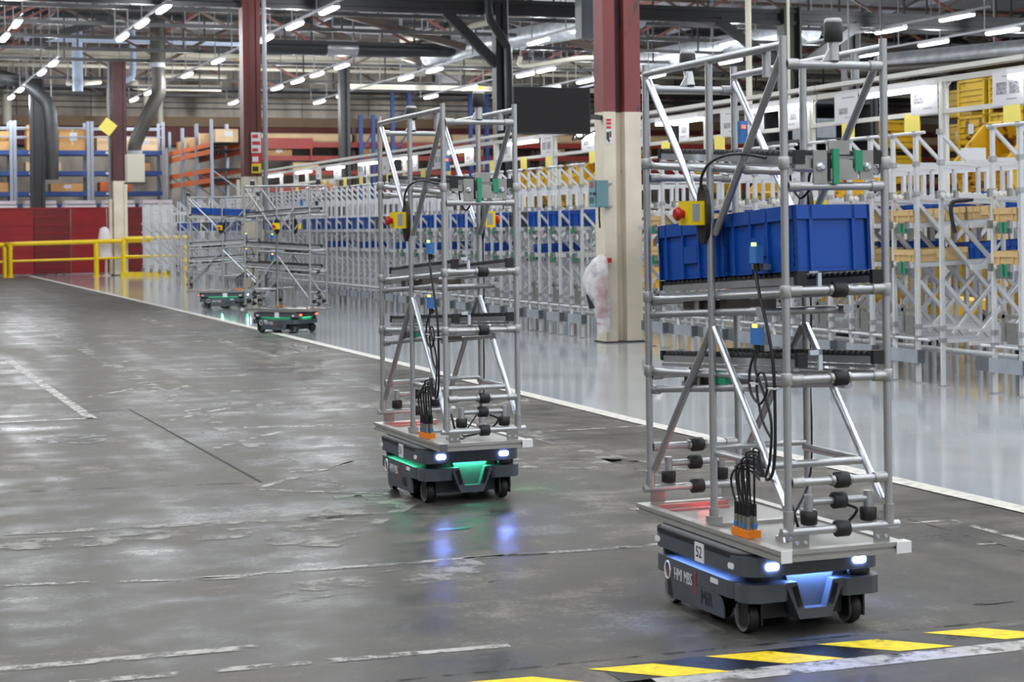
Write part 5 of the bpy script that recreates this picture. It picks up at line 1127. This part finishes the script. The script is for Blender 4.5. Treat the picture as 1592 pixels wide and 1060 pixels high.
part('clamp', 'cbx', 'zinc', lambda b: [b.b2((0.13, -0.05, z), (0.22, -0.012, z + 0.025)) for z in (0.0, 0.29)], cbx, None, 'stuff')
part('cable', 'cbx', 'cable_black', lambda b: b.path([(0.03, -0.06, 0.0), (0.03, -0.06, -0.12), (0.05, -0.03, -0.26)], 0.012, 6), cbx)
fe = thing('fire_extinguisher', 'red fire extinguisher wrapped under a plastic cover on the cream column leg', 'extinguisher', (9.06, 20.76, 0.24))
part('cylinder', 'fe', 'ext_red', lambda b: b.lathe((0, 0, 0), [(0.06, 0), (0.075, 0.015), (0.075, 0.50), (0.06, 0.56), (0.028, 0.60), (0.028, 0.65)], 18), fe)
part('label_band', 'fe', 'paper', lambda b: b.lathe((0, 0, 0), [(0.0755, 0.035), (0.076, 0.04), (0.076, 0.085), (0.0755, 0.09)], 18), fe)
part('valve', 'fe', 'black_plastic', lambda b: (b.b2((-0.025, -0.025, 0.65), (0.03, 0.025, 0.70)), b.beam((-0.02, 0, 0.70), (-0.13, 0, 0.75), 0.02, 0.015), b.beam((-0.02, 0, 0.67), (-0.12, 0, 0.67), 0.02, 0.012)), fe)
part('hose', 'fe', 'black_plastic', lambda b: b.path([(-0.02, 0, 0.66), (-0.14, 0.0, 0.60), (-0.17, 0.0, 0.45), (-0.14, 0, 0.32)], 0.018, 7), fe)
part('hose_horn', 'fe', 'black_plastic', lambda b: b.tube((-0.19, 0, 0.40), (-0.13, 0, 0.22), 0.035, 10, 0.05), fe)
part('bracket', 'fe', 'ext_red', lambda b: (b.b2((-0.02, 0.06, 0.80), (0.09, 0.09, 0.84)), b.b2((0.06, -0.02, 0.79), (0.13, 0.08, 0.85))), fe)
def bag(b):
    rows = [(0.90, 0.02, 0.0, 0.012), (0.84, 0.10, -0.02, 0.05), (0.72, 0.155, -0.065, 0.095), (0.58, 0.18, -0.09, 0.11), (0.44, 0.165, -0.07, 0.11), (0.25, 0.125, -0.02, 0.105), (0.08, 0.10, 0.015, 0.10), (-0.05, 0.085, 0.02, 0.09), (-0.10, 0.07, 0.02, 0.07)]
    g = random.Random(3); n = 22; vs = []
    for z, rx, cx, ry in rows:
        for k in range(n):
            t = 2 * math.pi * k / n; f = g.uniform(0.9, 1.08)
            vs.append((cx + rx * math.cos(t) * f, ry * math.sin(t) * f, z))
    b.add(vs, [(i * n + k, i * n + (k + 1) % n, (i + 1) * n + (k + 1) % n, (i + 1) * n + k) for i in range(len(rows) - 1) for k in range(n)], True)
solo('plastic_cover', 'cloudy plastic bag pulled over the fire extinguisher on the column', 'bag', 'clear_film', bag, (9.06, 20.755, 0.24))

# ------------------------------------------------------------------ far left: barrier, curtain, column dressing
def bar(label, pts_list, posts, rz=0):
    t = thing('safety_barrier', label, 'barrier', (0, 0, 0.003), 0, 'yellow barriers')
    return t
t = thing('safety_barrier', 'yellow tube barrier in front of the red screen, long run with two rails', 'barrier', (0, 0, 0.003), 0, 'yellow barriers')
part('top_rail', 'b1', 'barrier_yellow', lambda b: b.path([(5.30, 61.3, 0.0), (5.30, 61.3, 0.95), (5.36, 61.3, 1.07), (5.48, 61.3, 1.12), (9.9, 61.15, 1.19)], 0.075, 10, 3), t)
part('middle_rail', 'b1', 'barrier_yellow', lambda b: b.tube((5.32, 61.3, 0.55), (9.9, 61.15, 0.62), 0.04, 8), t)
part('post', 'b1', 'barrier_yellow', lambda b: b.tube((8.10, 61.22, 0.0), (8.10, 61.22, 1.12), 0.085, 10), t)
part('foot', 'b1', 'barrier_yellow', lambda b: [b.b2((x - 0.12, y - 0.12, 0), (x + 0.12, y + 0.12, 0.02)) for x, y in ((5.30, 61.3), (8.10, 61.22))], t, None, 'stuff')
t = thing('safety_barrier', 'yellow tube barrier end cut off beside the long run', 'barrier', (0, 0, 0.003), 0, 'yellow barriers')
part('top_rail', 'b2', 'barrier_yellow', lambda b: b.path([(5.12, 61.35, 0.0), (5.12, 61.35, 0.92), (5.06, 61.35, 1.06), (4.94, 61.35, 1.10), (2.0, 61.4, 1.10)], 0.075, 10, 3), t)
part('middle_rail', 'b2', 'barrier_yellow', lambda b: b.tube((5.10, 61.35, 0.53), (2.0, 61.4, 0.53), 0.04, 8), t)
part('post', 'b2', 'barrier_yellow', lambda b: b.tube((3.0, 61.38, 0.0), (3.0, 61.38, 1.08), 0.085, 10), t)
t = thing('safety_barrier', 'yellow tube barrier guarding the foot of the maroon column', 'barrier', (0, 0, 0.003), 0, 'yellow barriers')
part('top_rail', 'b3', 'barrier_yellow', lambda b: b.path([(8.86, 60.2, 0.0), (8.86, 60.2, 1.1), (8.92, 60.2, 1.22), (9.05, 60.2, 1.25), (11.0, 60.2, 1.27)], 0.075, 10, 3), t)
part('middle_rail', 'b3', 'barrier_yellow', lambda b: b.tube((8.9, 60.2, 0.66), (11.0, 60.2, 0.66), 0.04, 8), t)
part('kick_rail', 'b3', 'barrier_yellow', lambda b: b.b2((8.75, 60.1, 0.0), (10.4, 60.3, 0.13)), t)
part('post', 'b3', 'barrier_yellow', lambda b: b.tube((10.9, 60.2, 0.0), (10.9, 60.2, 1.2), 0.085, 10), t)
cu = thing('welding_screen', 'deep red ribbed screen wall standing behind the yellow barriers', 'screen', (0, 65, 0.003))
for i, x in enumerate([1.35 + 1.275 * k for k in range(7)]):
    mt = 'curtain_red' if i % 2 else 'curtain_deep'
    p_ = part('panel', ('cu', i % 2), mt, lambda b: b.b2((0, -0.02, 0.03), (1.255, 0.02, 2.33)), cu, (x, 0.03 * (i % 2), 0))
    part('rib', ('cu', i % 2), 'curtain_red', lambda b: [b.b2((0, -0.035, z), (1.255, -0.02, z + 0.03)) for z in [0.25 + 0.3 * k for k in range(7)]], p_, None, 'stuff')
part('top_bar', 'cu', 'curtain_red', lambda b: b.b2((1.3, -0.03, 2.33), (10.28, 0.06, 2.38)), cu)
for i in range(4):
    part('stand_post', 'cu', 'curtain_deep', lambda b: b.b2((-0.04, 0.05, 0), (0.04, 0.12, 2.36)), cu, (1.6 + 2.8 * i, 0, 0))
sg = solo('warning_sheet', 'pale yellow diamond sheet fixed to the maroon column', 'sheet', 'paper_yellow', lambda b: (b.box((0, 0, 0), (0.46, 0.012, 0.46), Matrix.Rotation(R(38), 3, 'Y'))), (8.56, 61.36, 5.06))
dr = thing('draped_extinguisher', 'white cloth bag hung over something at the foot of the maroon column', 'bag', (8.42, 61.52, 0.003))
def drape(b):
    g = random.Random(9); n = 16; vs = []; rows = [(1.66, 0.05, 0.02, 0.0), (1.60, 0.15, 0.10, 0.0), (1.35, 0.21, 0.14, 0.0), (1.0, 0.24, 0.15, -0.02), (0.72, 0.30, 0.17, -0.03), (0.62, 0.28, 0.16, 0.0)]
    for z, rx, ry, cx in rows:
        for k in range(n):
            a = 2 * math.pi * k / n; f = g.uniform(0.88, 1.1); vs.append((cx + rx * math.cos(a) * f, ry * math.sin(a) * f, z))
    b.add(vs, [(i * n + k, i * n + (k + 1) % n, (i + 1) * n + (k + 1) % n, (i + 1) * n + k) for i in range(len(rows) - 1) for k in range(n)], True)
part('cover', 'dr', 'drape_white', drape, dr)
part('stand_pole', 'dr', 'pipe_cream', lambda b: (b.tube((0.05, 0, 0), (0.05, 0, 1.5), 0.045, 8), b.lathe((0.05, 0, 0), [(0.16, 0), (0.16, 0.02), (0.05, 0.04)], 14)), dr)

# ------------------------------------------------------------------ pallet racking at the back
def pallet_bay(i, x, y, w=2.7, dep=1.1, beam='rack_blue', levels=(2.40, 2.86, 3.64, 4.42), top=5.7, label=None, rz=0.0, guard=True):
    t = thing('pallet_rack', label or ('pallet rack bay with blue beams, %s from the bent black hose side' % ordinal(i).replace('nearest', 'first')), 'rack', (x, y, 0.003), rz, 'pallet racks')
    kk = (beam, w, levels, top)
    for sx in (0, w):
        for sy in (0, dep):
            part('upright', (kk, sx, sy), 'upright_grey', lambda b: b.b2((sx - 0.06, sy - 0.05, 0), (sx + 0.06, sy + 0.05, top)), t)
        part('lacing', (kk, sx), 'upright_grey', lambda b: [b.beam((sx, 0 if q % 2 else dep, 0.4 + 0.8 * q), (sx, dep if q % 2 else 0, 1.2 + 0.8 * q), 0.04, 0.04) for q in range(int(top) - 1)], t, None, 'stuff')
    for z in levels:
        for sy in (0, dep): part('shelf_beam', (kk, z, sy), beam, lambda b: b.b2((0.06, sy - 0.03 - (0.03 if sy == 0 else 0), z), (w - 0.06, sy + 0.03, z + 0.17)), t)
        part('deck', (kk, z), 'mesh_dark', lambda b: [b.b2((0.06, 0.03 + (dep - 0.1) * q / 8, z + 0.14), (w - 0.06, 0.06 + (dep - 0.1) * q / 8, z + 0.165)) for q in range(9)], t, None, 'stuff')
        part('load_sign', (kk, z), 'paper', lambda b: b.b2((0.5, -0.066, z + 0.04), (0.78, -0.06, z + 0.13)), t)
    if guard:
        part('guard_rail', kk, 'upright_grey', lambda b: [b.b2((0.06, sy - 0.02, z), (w - 0.06, sy + 0.02, z + 0.05)) for z in (5.08, 5.42) for sy in (0, dep)], t, None, 'stuff')
    return t
def carton(label, x, y, z, w, d, h, mt='carton', group='cartons on the pallet racks'):
    t = thing('carton', label, 'carton', (x, y, z), 0, group)
    part('box', (w, d, h, mt), mt, lambda b: b.b2((0, 0, 0), (w, d, h)), t)
    part('label', (w, d, h), 'paper', lambda b: b.b2((w * 0.4, -0.004, h * 0.45), (w * 0.4 + 0.28, -0.0005, h * 0.85)), t)
    part('flap_tape', (w, d, h), 'carton_light', lambda b: (b.b2((w / 2 - 0.03, -0.003, h * 0.25), (w / 2 + 0.03, -0.0004, h)), b.b2((0, d / 2 - 0.03, h), (w, d / 2 + 0.03, h + 0.003))), t)
    return t
for i in range(4): pallet_bay(i, 0.5 + 2.84 * i, 69.0)
bayname = ['first', 'second', 'third', 'fourth']
for n_, (bi, dx, z, w, h, mt, d_) in enumerate((
        (0, 0.3, 4.59, 1.1, 0.6, 'carton', 'tan carton on the top shelf'), (0, 1.5, 4.59, 1.0, 0.5, 'carton', 'brown carton on the top shelf'), (1, 0.15, 4.59, 0.75, 0.5, 'carton', 'small tan carton on the top shelf'), (1, 0.95, 4.59, 1.7, 0.72, 'carton', 'wide tan carton on the top shelf'),
        (2, 0.45, 4.59, 1.15, 0.95, 'carton', 'tall tan carton on the top shelf'), (2, 1.62, 4.59, 1.0, 0.80, 'carton', 'square tan carton on the top shelf'), (3, 0.2, 4.59, 1.2, 0.55, 'carton_light', 'pale carton on the top shelf'), (3, 1.55, 4.59, 0.95, 0.5, 'carton_light', 'small pale carton on the top shelf'),
        (1, 0.7, 3.03, 1.9, 0.34, 'carton', 'long flat tan carton on the second beam level'), (2, 1.3, 3.03, 1.2, 0.3, 'carton', 'flat brown carton on the second beam level'), (1, 1.3, 3.81, 0.9, 0.28, 'plate_grey', 'low grey box on the third beam level'), (2, 0.4, 3.81, 1.3, 0.33, 'carton_light', 'pale flat carton on the third beam level'),
        (3, 0.9, 3.81, 1.3, 0.3, 'carton', 'flat tan carton on the third beam level'), (0, 0.5, 3.03, 1.3, 0.4, 'carton', 'tan carton on the second beam level'), (0, 0.4, 3.81, 1.6, 0.3, 'carton_light', 'pale carton on the third beam level'), (3, 0.3, 3.03, 1.2, 0.36, 'rack_orange', 'orange box on the second beam level'))):
    carton('%s of the %s blue-beamed rack bay' % (d_, bayname[bi]), 0.5 + 2.84 * bi + dx, 69.08, z + 0.01, w, 0.85, h, mt)
for i in range(5):
    t = thing('white_container', 'white container above the red screen wall, %s from the bent black hose side' % ordinal(i).replace('nearest', 'first'), 'container', (4.9 + 1.42 * i, 67.0, 0.003), 0, 'white containers behind the red screen')
    part('body', 'wcx', 'white_plastic', lambda b: b.b2((0, 0, 0), (1.15, 0.9, 2.50)), t)
    part('lid', 'wcx', 'drape_white', lambda b: b.b2((0.03, 0.02, 2.50), (1.12, 0.88, 2.66)), t)
    part('band', 'wcx', 'plate_dark', lambda b: b.b2((0.0, -0.01, 2.50), (1.15, 0.0, 2.53)), t)
for i in range(3):
    pallet_bay(i, 13.2, 61.4 + 2.84 * i, 2.7, 1.1, 'rack_orange', (3.22, 3.66, 4.18, 4.36) if False else (3.15, 3.50, 4.15, 4.40), 5.35, 'pallet rack bay with orange beams set crosswise, %s from the barrier' % ordinal(i), math.pi / 2, False)
    for q in range(2):
        carton('%s carton on the %s orange-beamed rack bay' % (['pale', 'tan'][q], bayname[i]), 12.3, 61.7 + 2.84 * i + 1.15 * q, 4.58, 0.8, 0.9, 0.45 - 0.1 * q, ['carton_light', 'carton'][q])

# long goods racks below the mezzanine
for i, x in enumerate([16.6 + 4.3 * k for k in range(8)]):
    t = thing('long_goods_rack', 'red cantilever rack under the mezzanine, %s from the pallet rack side' % ordinal(i).replace('nearest', 'first'), 'rack', (x, 74, 0.003), 0, 'red racks under the mezzanine')
    for sx in (0.09, 4.17): part('upright', ('lg', sx), 'steel_brown', lambda b: b.b2((sx - 0.08, 0.9, 0), (sx + 0.08, 1.1, 5.9)), t)
    for z, h in ((4.42, 0.2), (4.98, 0.22), (3.8, 0.2), (3.1, 0.2)): part('beam', ('lg', z), 'rack_red', lambda b: b.b2((0, 0, z), (4.28, 0.12, z + h)), t)
    part('shelf', ('lg', 0), 'mezz_brown', lambda b: [b.b2((0, 0.12, z), (4.28, 1.2, z + 0.06)) for z in (4.55, 5.13, 3.93, 3.23)], t, None, 'stuff')
    g = random.Random(i)
    solo('wrapped_bundle', 'long cream wrapped bundle on the top of the %s red rack' % ordinal(i).replace('nearest', 'first'), 'bundle', 'carton_light', lambda b: b.prism(rrect(0, 0.7, 0, 0.40, 0.12, 3), 'x', 0.1, 4.1), (x, 74.2, 5.20), 0, 'wrapped bundles', 'wb')
    for q in range(3):
        w_ = g.uniform(0.7, 1.25)
        carton('%s carton on the %s shelf of the %s red rack' % (['brown', 'pale', 'tan'][q], ['middle', 'lower', 'bottom'][q], ordinal(i).replace('nearest', 'first')), x + 0.3 + 1.2 * q, 74.2, [4.63, 4.01, 3.31][q], w_, 0.8, 0.33, ['pallet_wood', 'carton_light', 'carton'][q], 'cartons on the red racks')
part_red = thing('red_panel', 'wide red panel leaning on the first red rack', 'panel', (16.7, 73.9, 4.42))
part('sheet', 'rp', 'rack_red', lambda b: b.b2((0, 0, 0.5), (2.2, 0.06, 0.95)), part_red)
part('frame', 'rp', 'rack_red', lambda b: [b.b2((x_, 0.0, 0.0), (x_ + 0.06, 0.06, 0.5)) for x_ in (0, 2.1)], part_red, None, 'stuff')
# tall blue rack frames
for i, (x, y, top, nm) in enumerate(((20.65, 72.6, 6.3, 'shortest of the three, behind the robot 51 mast'), (22.0, 72.4, 7.6, 'middle one of the three'), (25.5, 72.4, 7.65, 'beside the dark column and bent hose'))):
    t = thing('rack_frame', 'tall blue rack frame, %s' % nm, 'rack frame', (x, y, 0.003), 0, 'tall blue rack frames')
    for sx in (0, 0.55 + 0.2 * (i > 0)): part('upright', ('rf', sx, top), 'rack_blue', lambda b: b.b2((sx - 0.08, -0.06, 0), (sx + 0.08, 0.06, top)), t)
    for q in range(int(top / 1.1)): part('lacing', ('rf', q, i > 0), 'rack_blue', lambda b: b.beam((0, 0, 0.3 + 1.1 * q), (0.55 + 0.2 * (i > 0), 0, 1.2 + 1.1 * q), 0.06, 0.06), t)
